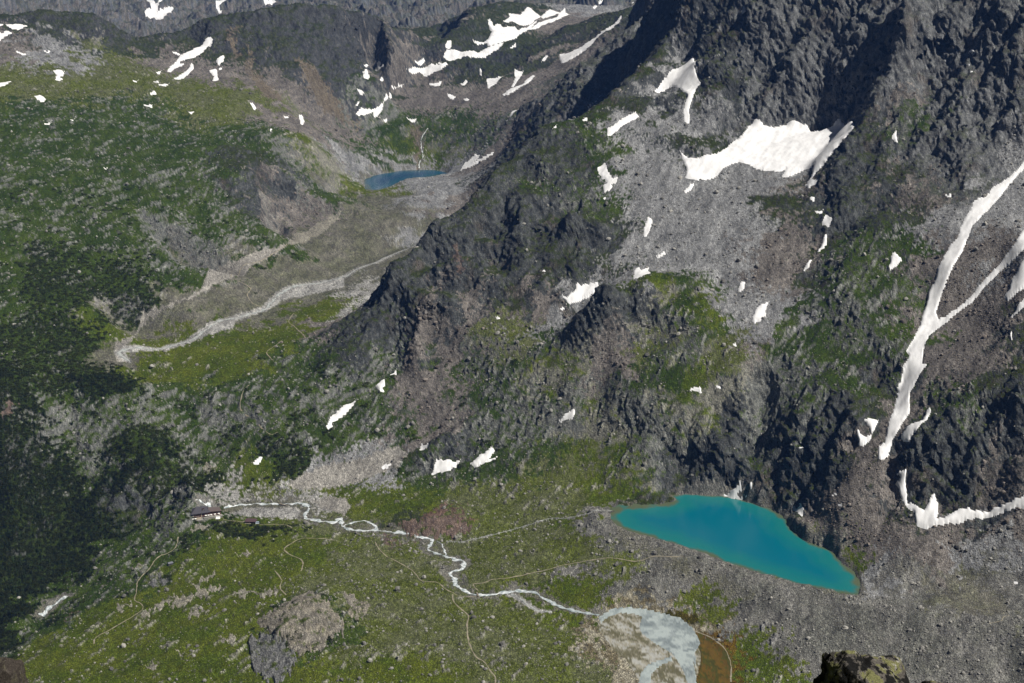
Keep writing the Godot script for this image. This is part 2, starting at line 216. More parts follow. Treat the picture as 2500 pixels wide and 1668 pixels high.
	_ctl("summit", "t -386 -987 -10.0; t -487 -942 -10.0; t -621 -859 -10.0; t -327 -838 118.0; t -413 -799 118.0; t -527 -729 118.0; t -218 -559 312.0; t -276 -533 312.0; t -352 -486 312.0; t -109 -279 506.0; t -138 -266 506.0; t -176 -243 506.0; t -36 -93 636.0; t -46 -89 636.0; t -59 -81 636.0; t -11 -28 682.0; t -14 -27 682.0; t -18 -24 682.0; t -4 -9 695.3; t -5 -9 695.3; t -6 -8 695.3; t -3 -7 697.4; t -3 -6 697.4; t -4 -6 697.4; t -1 -2 700.2; t -1 -2 700.2; t -1 -2 700.2; t -199 -1041 -10.0; t -169 -884 118.0; t -113 -589 312.0; t -56 -295 506.0; t -19 -98 636.0; t -6 -29 682.0; t -2 -10 695.3; t -1 -7 697.4; t -0 -2 700.2; t 0 -1060 13.0; t 0 -900 118.0; t 0 -600 312.0; t 0 -300 506.0; t 0 -100 636.0; t 0 -30 682.0; t 0 -10 695.3; t 0 -7 697.4; t 0 -2 700.2; t 199 -1041 13.0; t 169 -884 118.0; t 113 -589 312.0; t 56 -295 506.0; t 19 -98 636.0; t 6 -29 682.0; t 2 -10 695.3; t 1 -7 697.4; t 0 -2 700.2; t 386 -987 13.0; t 487 -942 13.0; t 621 -859 13.0; t 327 -838 118.0; t 413 -799 118.0; t 527 -729 118.0; t 218 -559 312.0; t 276 -533 312.0; t 352 -486 312.0; t 109 -279 506.0; t 138 -266 506.0; t 176 -243 506.0; t 36 -93 636.0; t 46 -89 636.0; t 59 -81 636.0; t 11 -28 682.0; t 14 -27 682.0; t 18 -24 682.0; t 4 -9 695.3; t 5 -9 695.3; t 6 -8 695.3; t 3 -7 697.4; t 3 -6 697.4; t 4 -6 697.4; t 1 -2 700.2; t 1 -2 700.2; t 1 -2 700.2")


func _build_base() -> void:
	var n := NR * NT
	grid.resize(n)
	grid.fill(-9999.0)
	grid_class.resize(n)
	grid_region.resize(n)
	for k in 4:
		var a := PackedFloat32Array()
		a.resize(n)
		relief.append(a)
	var sn := PackedFloat32Array()
	var cs := PackedFloat32Array()
	var rr := PackedFloat32Array()
	for j in NT:
		sn.append(sin(TH0 + DTH * j))
		cs.append(-cos(TH0 + DTH * j))
	for i in NR:
		rr.append(exp(LR0 + DLR * i))
	var amp := []
	for k in pc.size():
		amp.append(RELIEF[CODES[pc[k]]])
	var tris := _triangles()
	for t in range(0, tris.size(), 3):
		var ia := tris[t]
		var ib := tris[t + 1]
		var ic := tris[t + 2]
		var a := px[ia]
		var b := px[ib]
		var c := px[ic]
		var det := (b.y - c.y) * (a.x - c.x) + (c.x - b.x) * (a.y - c.y)
		if absf(det) < 0.000001:
			continue
		var t0 := minf(atan2(a.x, -a.y), minf(atan2(b.x, -b.y), atan2(c.x, -c.y)))
		var t1 := maxf(atan2(a.x, -a.y), maxf(atan2(b.x, -b.y), atan2(c.x, -c.y)))
		var l0 := log(minf(a.length(), minf(b.length(), c.length()))) - 0.25
		var l1 := log(maxf(a.length(), maxf(b.length(), c.length())))
		var j0 := clampi(int((t0 - TH0) / DTH) - 1, 0, NT)
		var j1 := clampi(int((t1 - TH0) / DTH) + 2, 0, NT)
		var i0 := clampi(int((l0 - LR0) / DLR), 0, NR)
		var i1 := clampi(int((l1 - LR0) / DLR) + 2, 0, NR)
		var ha := ph[ia]
		var hb := ph[ib]
		var hc := ph[ic]
		for j in range(j0, j1):
			for i in range(i0, i1):
				var x := sn[j] * rr[i] - c.x
				var z := cs[j] * rr[i] - c.y
				var wa := ((b.y - c.y) * x + (c.x - b.x) * z) / det
				if wa < -0.000001:
					continue
				var wb := ((c.y - a.y) * x + (a.x - c.x) * z) / det
				if wb < -0.000001 or wa + wb > 1.000001:
					continue
				var wc := 1.0 - wa - wb
				var at := i * NT + j
				grid[at] = wa * ha + wb * hb + wc * hc
				var top := ia
				if wb > wa and wb > wc:
					top = ib
				elif wc > wa:
					top = ic
				grid_class[at] = pc[top]
				grid_region[at] = pr[top]
				for k in 4:
					relief[k][at] = wa * amp[ia][k] + wb * amp[ib][k] + wc * amp[ic][k]
	for i in range(1, NR):
		for j in NT:
			if grid[i * NT + j] < -9000.0:
				grid[i * NT + j] = grid[i * NT - NT + j]
				grid_class[i * NT + j] = grid_class[i * NT - NT + j]
				grid_region[i * NT + j] = grid_region[i * NT - NT + j]
	for i in range(NR - 2, -1, -1):
		for j in NT:
			if grid[i * NT + j] < -9000.0:
				grid[i * NT + j] = grid[i * NT + NT + j]
				grid_region[i * NT + j] = grid_region[i * NT + NT + j]
				grid_class[i * NT + j] = grid_class[i * NT + NT + j]
	grid = _soften(grid, 1)
	for k in 4:
		relief[k] = _soften(relief[k], 3)
	_steep_only()
	_erode(210.0, 0.50)
	_facet(17, 0.70, 504)
	_erode(115.0, 0.60)
	_facet(9, 0.65, 501)
	_erode(55.0, 0.45)
	_facet(5, 0.50, 502)
	_erode(29.0, 0.30)
	_facet(3, 0.22, 503)


# crags break only where the slope is steep
func _steep_only() -> void:
	var keep := relief[1].duplicate()
	for i in range(2, NR - 2):
		var r := exp(LR0 + DLR * i)
		for j in range(1, NT - 1):
			var at := i * NT + j
			var sr := (grid[at + NT] - grid[at - NT]) / (2.0 * DLR * r)
			var sth := (grid[at + 1] - grid[at - 1]) / (2.0 * DTH * r)
			keep[at] *= smoothstep(0.22, 0.85, sqrt(sr * sr + sth * sth))
	relief[1] = _soften(keep, 2)


# flat angular faces: random heights on a lattice, straight between its points
func _facet(step: int, strength: float, seed_value: int) -> void:
	var crag := relief[1]
	for i in range(2, NR - 2):
		var gi := i / step
		var fi := float(i % step) / step
		for j in NT:
			var at := i * NT + j
			var a := crag[at]
			if a < 0.3:
				continue
			var shifted := j + (gi % 2) * (step / 2)
			var gj := shifted / step
			var fj := float(shifted % step) / step
			var key := gi * 9973 + gj * 31 + seed_value * 7777
			var h00 := _hash(key)
			var h11 := _hash(key + 9973 + 31)
			var v := 0.0
			if fi > fj:
				var h10 := _hash(key + 9973)
				v = h00 + (h10 - h00) * fi + (h11 - h10) * fj
			else:
				var h01 := _hash(key + 31)
				v = h00 + (h01 - h00) * fj + (h11 - h01) * fi
			grid[at] += a * strength * (v - 0.5) * 2.0


func _angular(x: float, z: float, seed_value: int) -> float:
	var gx := floori(x)
	var gz := floori(z)
	var fx := x - gx
	var fz := z - gz
	var key := gx * 9973 + gz * 31 + seed_value * 7777
	var h00 := _hash(key)
	var h11 := _hash(key + 9973 + 31)
	if fx > fz:
		var h10 := _hash(key + 9973)
		return (h00 + (h10 - h00) * fx + (h11 - h10) * fz) * 2.0 - 1.0
	var h01 := _hash(key + 31)
	return (h00 + (h01 - h00) * fz + (h11 - h01) * fx) * 2.0 - 1.0


# gullies and ribs that run down the slope: waves across the fall line, a patch of them round every point of a lattice
func _erode(length: float, strength: float) -> void:
	var add := PackedFloat32Array()
	add.resize(NR * NT)
	var crag := relief[1]
	var sw := relief[3]
	for i in range(2, NR - 2):
		var r := exp(LR0 + DLR * i)
		if r < 1050.0:
			continue
		var stretch := 1.0 if r < 3000.0 else 1.0 + (r - 3000.0) / 3000.0
		for j in range(1, NT - 1):
			var at := i * NT + j
			var a := crag[at] + 0.5 * sw[at] + 0.8
			if a < 0.9:
				continue
			var t := TH0 + DTH * j
			var st := sin(t)
			var ct := cos(t)
			var sr := (grid[at + NT] - grid[at - NT]) / (2.0 * DLR * r)
			var sth := (grid[at + 1] - grid[at - 1]) / (2.0 * DTH * r)
			var gx := sr * st + sth * ct
			var gz := -sr * ct + sth * st
			var g := sqrt(gx * gx + gz * gz)
			if g < 0.12:
				continue
			var dx := -gz / g
			var dz := gx / g
			var x := st * r / (length * stretch)
			var z := -ct * r / (length * stretch)
			var fx := floorf(x)
			var fz := floorf(z)
			var sum := 0.0
			var all := 0.0
			for p in range(-1, 2):
				for q in range(-1, 2):
					var key := int(fx + p) * 7919 + int(fz + q) * 104729 + int(length) * 31
					var ox := x - fx - p - 0.15 - 0.7 * _hash(key)
					var oz := z - fz - q - 0.15 - 0.7 * _hash(key + 1)
					var w := exp(-2.2 * (ox * ox + oz * oz))
					all += w
					sum += w * cos(TAU * (ox * dx + oz * dz) * 1.05)
			var e := sum / all
			add[at] = a * strength * minf(1.0, (g - 0.12) * 2.2) * (0.45 * e + 0.55 * (0.45 - absf(e)) * 2.0)
	for k in NR * NT:
		grid[k] += add[k]


# Delaunay triangles over the survey points
func _triangles() -> PackedInt32Array:
	var n := px.size()
	var vx := PackedFloat64Array()
	var vy := PackedFloat64Array()
	for p in px:
		vx.append(p.x)
		vy.append(p.y)
	for p in [Vector2(-400000, -400000), Vector2(400000, -400000), Vector2(0, 400000)]:
		vx.append(p.x)
		vy.append(p.y)
	var tri := PackedInt32Array([n, n + 1, n + 2])
	var cx := PackedFloat64Array([0.0])
	var cy := PackedFloat64Array([0.0])
	var cr := PackedFloat64Array([1.0e15])
	for p in n:
		var x := vx[p]
		var y := vy[p]
		var border := {}
		var kept := 0
		for t in cr.size():
			var ex := cx[t] - x
			var ey := cy[t] - y
			if ex * ex + ey * ey < cr[t]:
				for e in 3:
					var a := tri[t * 3 + e]
					var b := tri[t * 3 + (e + 1) % 3]
					var key := mini(a, b) * 4096 + maxi(a, b)
					if border.has(key):
						border.erase(key)
					else:
						border[key] = true
			else:
				if kept != t:
					cx[kept] = cx[t]
					cy[kept] = cy[t]
					cr[kept] = cr[t]
					for e in 3:
						tri[kept * 3 + e] = tri[t * 3 + e]
				kept += 1
		cx.resize(kept)
		cy.resize(kept)
		cr.resize(kept)
		tri.resize(kept * 3)
		for key in border:
			var a: int = key / 4096
			var b: int = key % 4096
			var bx := vx[a] - x
			var by := vy[a] - y
			var dx := vx[b] - x
			var dy := vy[b] - y
			var det := 2.0 * (bx * dy - by * dx)
			if absf(det) < 0.000000001:
				continue
			var ux := (dy * (bx * bx + by * by) - by * (dx * dx + dy * dy)) / det
			var uy := (bx * (dx * dx + dy * dy) - dx * (bx * bx + by * by)) / det
			tri.append(a)
			tri.append(b)
			tri.append(p)
			cx.append(ux + x)
			cy.append(uy + y)
			cr.append(ux * ux + uy * uy)
	var out := PackedInt32Array()
	for t in range(0, tri.size(), 3):
		if tri[t] < n and tri[t + 1] < n and tri[t + 2] < n:
			out.append_array(tri.slice(t, t + 3))
	return out


func _soften(g: PackedFloat32Array, times: int) -> PackedFloat32Array:
	for pass_number in times:
		var o := g.duplicate()
		for i in range(1, NR - 1):
			for j in range(1, NT - 1):
				var at := i * NT + j
				o[at] = (4.0 * (g[at - 1] + g[at + 1] + g[at - NT] + g[at + NT]) + 16.0 * g[at] + g[at - NT - 1] + g[at - NT + 1] + g[at + NT - 1] + g[at + NT + 1]) / 36.0
		g = o
	return g


func _build_columns() -> void:
	for j in EDGE:
		colth.append(-CORE_TH - 0.185 * pow(float(EDGE - j) / EDGE, 1.4))
	for j in CORE:
		colth.append(-CORE_TH + 2.0 * CORE_TH * j / (CORE - 1))
	for j in EDGE:
		colth.append(CORE_TH + 0.185 * pow(float(j + 1) / EDGE, 1.4))
	# rows follow the length of the slope, closer together where the ground is steep
	var weight := PackedFloat32Array()
	weight.resize(NR * NT)
	for i in NR - 1:
		var r := exp(LR0 + DLR * i)
		var dr := r * DLR * 0.42
		var k := (0.05 if r < 1000.0 else 1.0 if r < 4200.0 else 0.6) / r
		for j in NT:
			var dh := grid[i * NT + NT + j] - grid[i * NT + j]
			weight[i * NT + j] = k * sqrt(dr * dr + dh * dh * (1.0 if dh > 0.0 else 0.25))
	var spread := PackedFloat32Array()
	spread.resize(NR * NT)
	for i in NR:
		for j in NT:
			var s := 0.0
			for q in range(-3, 4):
				s += weight[i * NT + clampi(j + q, 0, NT - 1)]
			spread[i * NT + j] = s
	var coarse := PackedFloat32Array()
	coarse.resize(NT * NI)
	for j in NT:
		var total := 0.0
		for i in NR - 1:
			total += spread[i * NT + j]
		var done := 0.0
		var i := 0
		for q in NI:
			var want := total * q / (NI - 1) * 0.999999
			while i < NR - 2 and done + spread[i * NT + j] < want:
				done += spread[i * NT + j]
				i += 1
			coarse[j * NI + q] = i + clampf((want - done) / maxf(spread[i * NT + j], 0.0000001), 0.0, 1.0)
	rowpos.resize(NC * NI)
	rad.resize(NC * NI)
	for j in NC:
		var tf := (colth[j] - TH0) / DTH
		var jb := clampi(int(tf), 0, NT - 2)
		var f := tf - jb
		for q in NI:
			var p := lerpf(coarse[jb * NI + q], coarse[jb * NI + NI + q], f)
			rowpos[j * NI + q] = p
			rad[j * NI + q] = exp(LR0 + DLR * p)


# ---------------------------------------------------------------- snow, water, slabs, trails
func _points(flat: Array) -> PackedVector2Array:
	var out := PackedVector2Array()
	for k in range(0, flat.size(), 2):
		out.append(Vector2(flat[k], flat[k + 1]))
	return out


func _snow(label: String, category: String, group: String, flat: Array) -> void:
	snows.append({"label": label, "category": category, "group": group, "points": _points(flat)})


func _lake(label: String, level: float, flat: Array) -> void:
	lakes.append({"label": label, "level": level, "points": _points(flat)})


func _paint(code: String, flat: Array) -> void:
	var spans := _spans(_points(flat), 6.0)
	for s in range(0, spans.size(), 3):
		for i in range(spans[s + 1], spans[s + 2]):
			painted[spans[s] * NI + i] = CODES.find(code) + 1


func _slab(label: String, code: String, height: float, flat: Array) -> void:
	slabs.append({"label": label, "code": code, "height": height, "points": _points(flat)})


func _river(label: String, kind: String, width: float, flat: Array) -> void:
	rivers.append({"label": label, "kind": kind, "width": width, "points": _points(flat)})


func _path(label: String, flat: Array) -> void:
	paths.append({"label": label, "points": _points(flat)})


func _define_features() -> void:
	var n := NC * NI
	painted.resize(n)
	snowed.resize(n)
	wet.resize(n)
	damp.resize(n)
	damp.fill(1.0)
	_paint("p", [-471, -1976, -455, -2001, -445, -2023, -428, -2055, -404, -2073, -402, -2044, -418, -2022, -435, -2001, -452, -1975, -480, -1952])
	_paint("p", [-369, -2130, -358, -2187, -349, -2216, -332, -2244, -302, -2274, -269, -2294, -261, -2222, -303, -2195, -336, -2184, -351, -2166, -361, -2132])
	_paint("q", [-545, -1932, -548, -1952, -532, -1969, -540, -2044, -533, -2057, -517, -2062, -481, -2081, -461, -2124, -464, -2254, -432, -2260, -409, -2301, -368, -2357, -377, -2322, -412, -2247, -431, -2177, -455, -2118, -472, -2090, -498, -2063, -526, -2050, -540, -2033, -528, -1960, -536, -1938, -519, -1911, -535, -1905])
	_paint("l", [-367, -2360, -370, -2441, -358, -2460, -346, -2500, -321, -2548, -301, -2561, -305, -2540, -324, -2467, -344, -2427, -360, -2366])
	_paint("q", [-274, -1667, -252, -1691, -226, -1704, -208, -1708, -182, -1717, -143, -1734, -128, -1706, -140, -1694, -168, -1680, -195, -1667, -221, -1657, -251, -1655, -265, -1655])
	_paint("p", [-333, -1600, -313, -1622, -287, -1626, -260, -1619, -246, -1618, -244, -1586, -272, -1583, -308, -1590])
	_paint("q", [-239, -1632, -219, -1639, -200, -1631, -189, -1605, -196, -1586, -224, -1609])
	_paint("v", [115, -1472, 139, -1448, 157, -1417, 177, -1389, 197, -1367, 224, -1341, 244, -1322, 239, -1311, 215, -1331, 195, -1349, 172, -1365, 147, -1391, 127, -1421, 111, -1449])
	_paint("m", [86, -1318, 91, -1324, 106, -1329, 121, -1329, 135, -1325, 149, -1319, 167, -1309, 177, -1296, 178, -1272, 180, -1252, 177, -1228, 170, -1206, 164, -1179, 117, -1180, 114, -1207, 107, -1228, 100, -1239, 94, -1252, 88, -1275, 84, -1295])
	_paint("y", [174, -1287, 183, -1280, 193, -1260, 202, -1250, 205, -1233, 206, -1217, 200, -1205, 197, -1178, 164, -1179, 175, -1222, 178, -1244, 173, -1267])
	_paint("z", [148, -1323, 167, -1323, 180, -1316, 184, -1305, 178, -1298, 173, -1302, 165, -1307, 152, -1316])
	_paint("g", [-8, -1394, 49, -1387, 102, -1379, 105, -1362, 78, -1348, 48, -1353, 34, -1371, 4, -1384])
	_paint("o", [-149, -1518, -139, -1520, -123, -1502, -122, -1489, -132, -1491])
	_paint("o", [-112, -1513, -101, -1513, -90, -1501, -93, -1495, -106, -1502])
	_paint("o", [-620, -1722, -616, -1725, -610, -1711, -615, -1697, -619, -1697])
	_paint("o", [-475, -1413, -463, -1415, -460, -1407, -471, -1403])
	_paint("o", [-83, -2021, -77, -2021, -69, -1972, -71, -1964, -78, -1984])
	_paint("d", [-456, -3230, -426, -3206, -377, -3173, -348, -3148, -322, -3166, -355, -3127, -399, -3117, -440, -3164, -459, -3210])
	_paint("d", [-613, -3283, -601, -3285, -591, -3232, -585, -3163, -600, -3201])
	_paint("d", [-572, -3234, -559, -3206, -546, -3146, -513, -3106, -470, -3052, -466, -2993, -507, -3007, -552, -3122])
	_paint("d", [-211, -3179, -193, -3190, -188, -3131, -190, -3035, -201, -3034, -204, -3121])
	_paint("f", [-494, -1719, -467, -1737, -445, -1759, -428, -1748, -429, -1725, -466, -1689, -506, -1705])
	_paint("f", [-653, -1934, -587, -1957, -564, -1945, -563, -1932, -585, -1910, -600, -1915, -630, -1899])
	_paint("f", [-599, -2127, -558, -2118, -548, -2093, -568, -2079, -588, -2084])
	_paint("f", [-446, -1676, -408, -1705, -362, -1699, -352, -1684, -366, -1672, -400, -1627, -458, -1650, -469, -1662])
	_paint("f", [-347, -1565, -294, -1558, -234, -1551, -233, -1544, -273, -1532, -300, -1528, -342, -1549])
	_paint("f", [-586, -1988, -539, -2055, -536, -2047, -553, -2022, -571, -1976])
	_paint("f", [-705, -2046, -650, -2049, -601, -2055, -599, -2040, -637, -1999, -688, -2001])
	_lake("turquoise glacial lake below the right cliffs", 30.0, [111, -1509, 124, -1524, 149, -1530, 174, -1533, 187, -1545, 184, -1558, 197, -1564, 232, -1562, 260, -1552, 277, -1536, 297, -1509, 303, -1492, 302, -1469, 313, -1441, 329, -1425, 337, -1409, 337, -1389, 346, -1368, 348, -1349, 342, -1318, 336, -1315, 313, -1324, 285, -1339, 266, -1354, 234, -1378, 202, -1407, 169, -1436, 138, -1458, 118, -1475])
	_lake("small deep blue lake high in the far valley", 128.0, [-296, -2912, -281, -2973, -234, -3016, -186, -3021, -159, -3026, -129, -3000, -130, -2988, -170, -2953, -203, -2920, -219, -2890, -239, -2846, -270, -2811, -275, -2818])
	_snow("forked white snow gully on the hazy blue mountain behind the saddle", "snow gully", "", [-1403, -5754, -1371, -5774, -1257, -5329, -1318, -5736, -1306, -5730, -1237, -5257, -1212, -5380, -1199, -5339, -1194, -5043, -1268, -5207, -1272, -5260, -1258, -5273])
	_snow("curved snow streak on the hazy mountain above the dark ridge", "snow gully", "", [-1091, -5595, -1056, -5598, -1053, -5534, -1066, -5505, -1046, -5410, -1017, -5393, -1026, -5298, -1065, -5439])
	_snow("thin snow band on the pale far slope top of the dark ridge", "snow patch", "snow patches on the far green hillside", [-916, -5548, -880, -5593, -866, -5557, -890, -5485])
	_snow("wide flat snow patch on grey scree under the far left ridge", "snow patch", "snow patches on the far green hillside", [-1043, -3102, -1020, -3118, -1001, -3113, -1015, -3099, -1024, -3099])
	_snow("snow patch cut by the left picture edge under the ridge", "snow patch", "snow patches on the far green hillside", [-1056, -3076, -1030, -3089, -1027, -3085, -1040, -3071, -1050, -3055])
	_snow("tiny snow fleck beside the far left scree, upper edge", "snow patch", "snow patches on the far green hillside", [-1058, -3106, -1047, -3101, -1056, -3095])
	_snow("two small snow flecks below the far left scree", "snow patch", "snow patches on the far green hillside", [-1006, -3034, -994, -3028, -981, -3020, -982, -3011, -996, -3020])
	_snow("slanting snow strip on the left edge beside the small tarn", "snow patch", "snow patches on the far green hillside", [-987, -2846, -968, -2874, -964, -2869, -972, -2841, -981, -2827])
	_snow("cluster of broken snow beside the far left tarn", "snow patch", "snow patches on the far green hillside", [-909, -2957, -901, -2967, -888, -2963, -885, -2939, -891, -2934, -881, -2919, -885, -2909, -894, -2915, -895, -2939, -904, -2947])
	_snow("wedge shaped snow patch alone on the green left hillside", "snow patch", "snow patches on the far green hillside", [-902, -2804, -892, -2814, -877, -2795, -878, -2779, -887, -2779])
	_snow("long diagonal snow tongue under the ridge saddle", "snowfield", "", [-707, -3057, -710, -3110, -704, -3139, -702, -3169, -689, -3196, -668, -3218, -656, -3240, -643, -3230, -643, -3209, -651, -3213, -662, -3186, -678, -3158, -692, -3147, -699, -3132, -687, -3126, -698, -3100, -701, -3059])
	_snow("curved snow strip just below the long diagonal tongue", "snow patch", "snow patches on the far green hillside", [-684, -3015, -675, -3063, -672, -3106, -673, -3135, -667, -3131, -664, -3109, -665, -3061, -668, -3023, -679, -3008])
	_snow("upper oval snow patch right of the diagonal tongue", "snow patch", "snow patches on the far green hillside", [-624, -3157, -621, -3178, -612, -3187, -610, -3160, -615, -3135])
	_snow("ragged hook of snow below the upper oval patch", "snow patch", "snow patches on the far green hillside", [-630, -3105, -619, -3117, -615, -3112, -610, -3081, -599, -3044, -610, -3032, -613, -3068])
	_snow("snow fleck between the oval patch and the hook", "snow patch", "snow patches on the far green hillside", [-613, -3120, -607, -3130, -605, -3118, -608, -3108])
	_snow("thin level snow strip below the diagonal tongue", "snow patch", "snow patches on the far green hillside", [-701, -2955, -684, -2975, -690, -2952])
	_snow("small snow fleck above the thin level strip", "snow patch", "snow patches on the far green hillside", [-715, -2971, -706, -2981, -704, -2964])
	_snow("squarish snow patch midway down the green hillside", "snow patch", "snow patches on the far green hillside", [-708, -2911, -703, -2925, -695, -2905, -705, -2899])
	_snow("slim slanting snow patch at the foot of the brown gullies", "snow patch", "snow patches on the far green hillside", [-517, -2929, -514, -2939, -504, -2919, -506, -2907])
	_snow("upright snow patch below the brown scree, right of the gullies", "snow patch", "snow patches on the far green hillside", [-432, -3005, -429, -3023, -419, -2984, -417, -2942, -421, -2935])
	_snow("snow fleck left of the diagonal tongue on brown scree", "snow patch", "snow patches on the far green hillside", [-725, -3034, -719, -3062, -716, -3028])
	_snow("pair of snow specks above the diagonal tongue", "snow patch", "snow patches on the far green hillside", [-724, -3187, -713, -3186, -703, -3177, -706, -3167, -717, -3179])
	_snow("broken snow line at the small hollow on the hillside", "snow patch", "snow patches on the far green hillside", [-705, -2835, -689, -2846, -689, -2831])
	_snow("small level snow sliver right of the hollow", "snow patch", "snow patches on the far green hillside", [-618, -2828, -609, -2838, -612, -2823])
	_snow("snow sliver on the rocky knoll of the left hillside", "snow patch", "snow patches on the far green hillside", [-804, -2691, -797, -2703, -798, -2687])
	_snow("thin snow sliver under the dark rock of the left hillside", "snow patch", "snow patches on the far green hillside", [-840, -2652, -831, -2669, -832, -2649])
	_snow("thin upright snow fleck on the grassy step", "snow patch", "snow patches on the far green hillside", [-460, -2805, -457, -2809, -453, -2777, -456, -2776])
	_snow("snow fleck at the foot of the brown scree cone", "snow patch", "snow patches on the far green hillside", [-452, -2929, -444, -2945, -445, -2927])
	_snow("snow sliver at the edge of the brown scree under the saddle", "snow patch", "snow patches on the far green hillside", [-753, -2958, -744, -2970, -745, -2953])
	_snow("snow fleck below the dark outcrop near the left edge", "snow patch", "snow patches on the far green hillside", [-951, -3047, -942, -3057, -942, -3044])
	_snow("lone snow fleck by the grey rock bands on the left hillside", "snow patch", "snow patches on the far green hillside", [-689, -2471, -684, -2478, -684, -2466])
	_snow("upper snowfield running up the high valley to the skyline", "snowfield", "", [-22, -3752, -5, -3812, -9, -3863, 21, -3852, 45, -4010, 56, -3965, 79, -3856, 130, -4017, 99, -4018, 69, -3856, 46, -3765, 24, -3737, 6, -3764])
	_snow("broad curling snowfield below the high valley tongue", "snowfield", "", [-95, -3603, -75, -3596, -58, -3615, -48, -3667, -55, -3687, -60, -3745, -56, -3763, -45, -3708, -29, -3731, -23, -3699, 6, -3717, 14, -3687, 42, -3743, 73, -3839, 42, -3714, 2, -3627, -30, -3588, -57, -3577, -61, -3596, -82, -3582])
	_snow("narrow snow band along the dark rock of the high valley", "snow patch", "snow patches round the upper valley", [13, -3664, 57, -3756, 116, -3920, 147, -4147, 142, -4039, 155, -4030, 102, -3831, 60, -3732])
	_snow("long white snow bank across the upper brown scree", "snowfield", "", [-162, -3539, -155, -3560, -102, -3558, -81, -3552, -50, -3574, -17, -3594, -32, -3558, -64, -3535, -79, -3532, -119, -3538, -150, -3532])
	_snow("left lobe of the paired snow banks below the long bank", "snow patch", "snow patches round the upper valley", [-250, -3468, -232, -3506, -209, -3519, -190, -3529, -184, -3521, -166, -3520, -194, -3508, -206, -3501, -222, -3503, -244, -3475])
	_snow("right lobe of the paired snow banks below the long bank", "snow patch", "snow patches round the upper valley", [-208, -3497, -198, -3509, -170, -3515, -155, -3520, -151, -3509, -166, -3497, -190, -3496, -201, -3493])
	_snow("slanting snow patch above the paired banks", "snow patch", "snow patches round the upper valley", [-227, -3522, -210, -3545, -205, -3543, -217, -3524])
	_snow("blocky snow patch above the left end of the long bank", "snow patch", "snow patches round the upper valley", [-159, -3563, -154, -3587, -146, -3590, -144, -3568, -156, -3561])
	_snow("hook shaped snow patch round a dark rock", "snow patch", "snow patches round the upper valley", [-319, -3479, -309, -3474, -303, -3464, -309, -3465, -306, -3458, -297, -3452, -298, -3447, -310, -3455, -318, -3468])
	_snow("small snow patch left of the hook shaped one", "snow patch", "snow patches round the upper valley", [-336, -3402, -324, -3436, -323, -3428, -332, -3404])
	_snow("upright snow patch below the hook shaped one", "snow patch", "snow patches round the upper valley", [-328, -3307, -329, -3390, -316, -3309, -316, -3289, -327, -3284])
	_snow("crooked snow fleck right of the upright patch", "snow patch", "snow patches round the upper valley", [-303, -3421, -300, -3432, -295, -3426, -299, -3416])
	_snow("snow fleck on brown scree right of the hook", "snow patch", "snow patches round the upper valley", [-269, -3450, -264, -3454, -259, -3456, -267, -3448])
	_snow("slanting snow strip above the green knoll", "snow patch", "snow patches round the upper valley", [-278, -3421, -262, -3439, -250, -3449, -255, -3441, -273, -3422])
	_snow("long bent snow drift round the foot of the green knoll", "snowfield", "", [-336, -3180, -329, -3199, -301, -3227, -291, -3242, -284, -3253, -279, -3276, -280, -3411, -276, -3407, -275, -3273, -283, -3249, -284, -3241, -294, -3217, -301, -3211, -300, -3223, -321, -3192, -329, -3182])
	_snow("triangular snow patch left of the green knoll", "snow patch", "snow patches round the upper valley", [-338, -3247, -330, -3253, -321, -3255, -327, -3238])
	_snow("thin snow streak below the triangular patch", "snow patch", "snow patches round the upper valley", [-340, -3197, -332, -3220, -329, -3220, -335, -3201])
	_snow("boat shaped snow patch on the green knoll slope", "snow patch", "snow patches round the upper valley", [-231, -3245, -219, -3235, -208, -3234, -211, -3211, -220, -3217])
	_snow("small snow fleck at the right end of the bent drift", "snow patch", "snow patches round the upper valley", [-281, -3213, -273, -3228, -271, -3222, -275, -3212])
	_snow("small twin snow patch on brown scree below the paired banks", "snow patch", "snow patches round the upper valley", [-192, -3463, -178, -3458, -163, -3466, -164, -3450, -174, -3444])
	_snow("slanting snow fleck below the small dark outcrop", "snow patch", "snow patches round the upper valley", [-118, -3422, -103, -3446, -102, -3426, -112, -3409])
	_snow("wavy snow patch low on the brown scree", "snow patch", "snow patches round the upper valley", [-147, -3371, -137, -3362, -126, -3334, -133, -3330, -142, -3346])
	_snow("snow fleck right of the wavy patch", "snow patch", "snow patches round the upper valley", [-108, -3300, -99, -3303, -94, -3283, -101, -3283])
	_snow("snow apron under the round dark crag", "snow patch", "snow patches round the upper valley", [-59, -3418, -38, -3406, -20, -3415, -34, -3368, -54, -3334, -55, -3379])
	_snow("snow strip falling from the notch in the dark crags", "snow patch", "snow patches round the upper valley", [7, -3442, 14, -3420, 26, -3411, 14, -3351, 2, -3272, -2, -3291, 8, -3366])
	_snow("long slanting snow strip on the brown scree below the notch", "snow patch", "snow patches round the upper valley", [-22, -3237, -5, -3268, 21, -3278, 48, -3371, 52, -3343, 31, -3258, 8, -3241, -8, -3228])
	_snow("thin snow fleck left of the round dark crag", "snow patch", "snow patches round the upper valley", [-76, -3485, -70, -3478, -69, -3446, -73, -3449])
	_snow("steep broad snow gully between the two dark ribs", "snow gully", "", [111, -3443, 129, -3428, 149, -3422, 170, -3439, 193, -3449, 220, -3454, 242, -3477, 256, -3514, 250, -3467, 233, -3440, 206, -3437, 188, -3408, 174, -3386, 154, -3381, 127, -3364, 110, -3377, 110, -3418])
	_snow("thin snow wedge left of the steep gully", "snow patch", "snow patches round the upper valley", [67, -3434, 76, -3457, 84, -3456, 77, -3437])
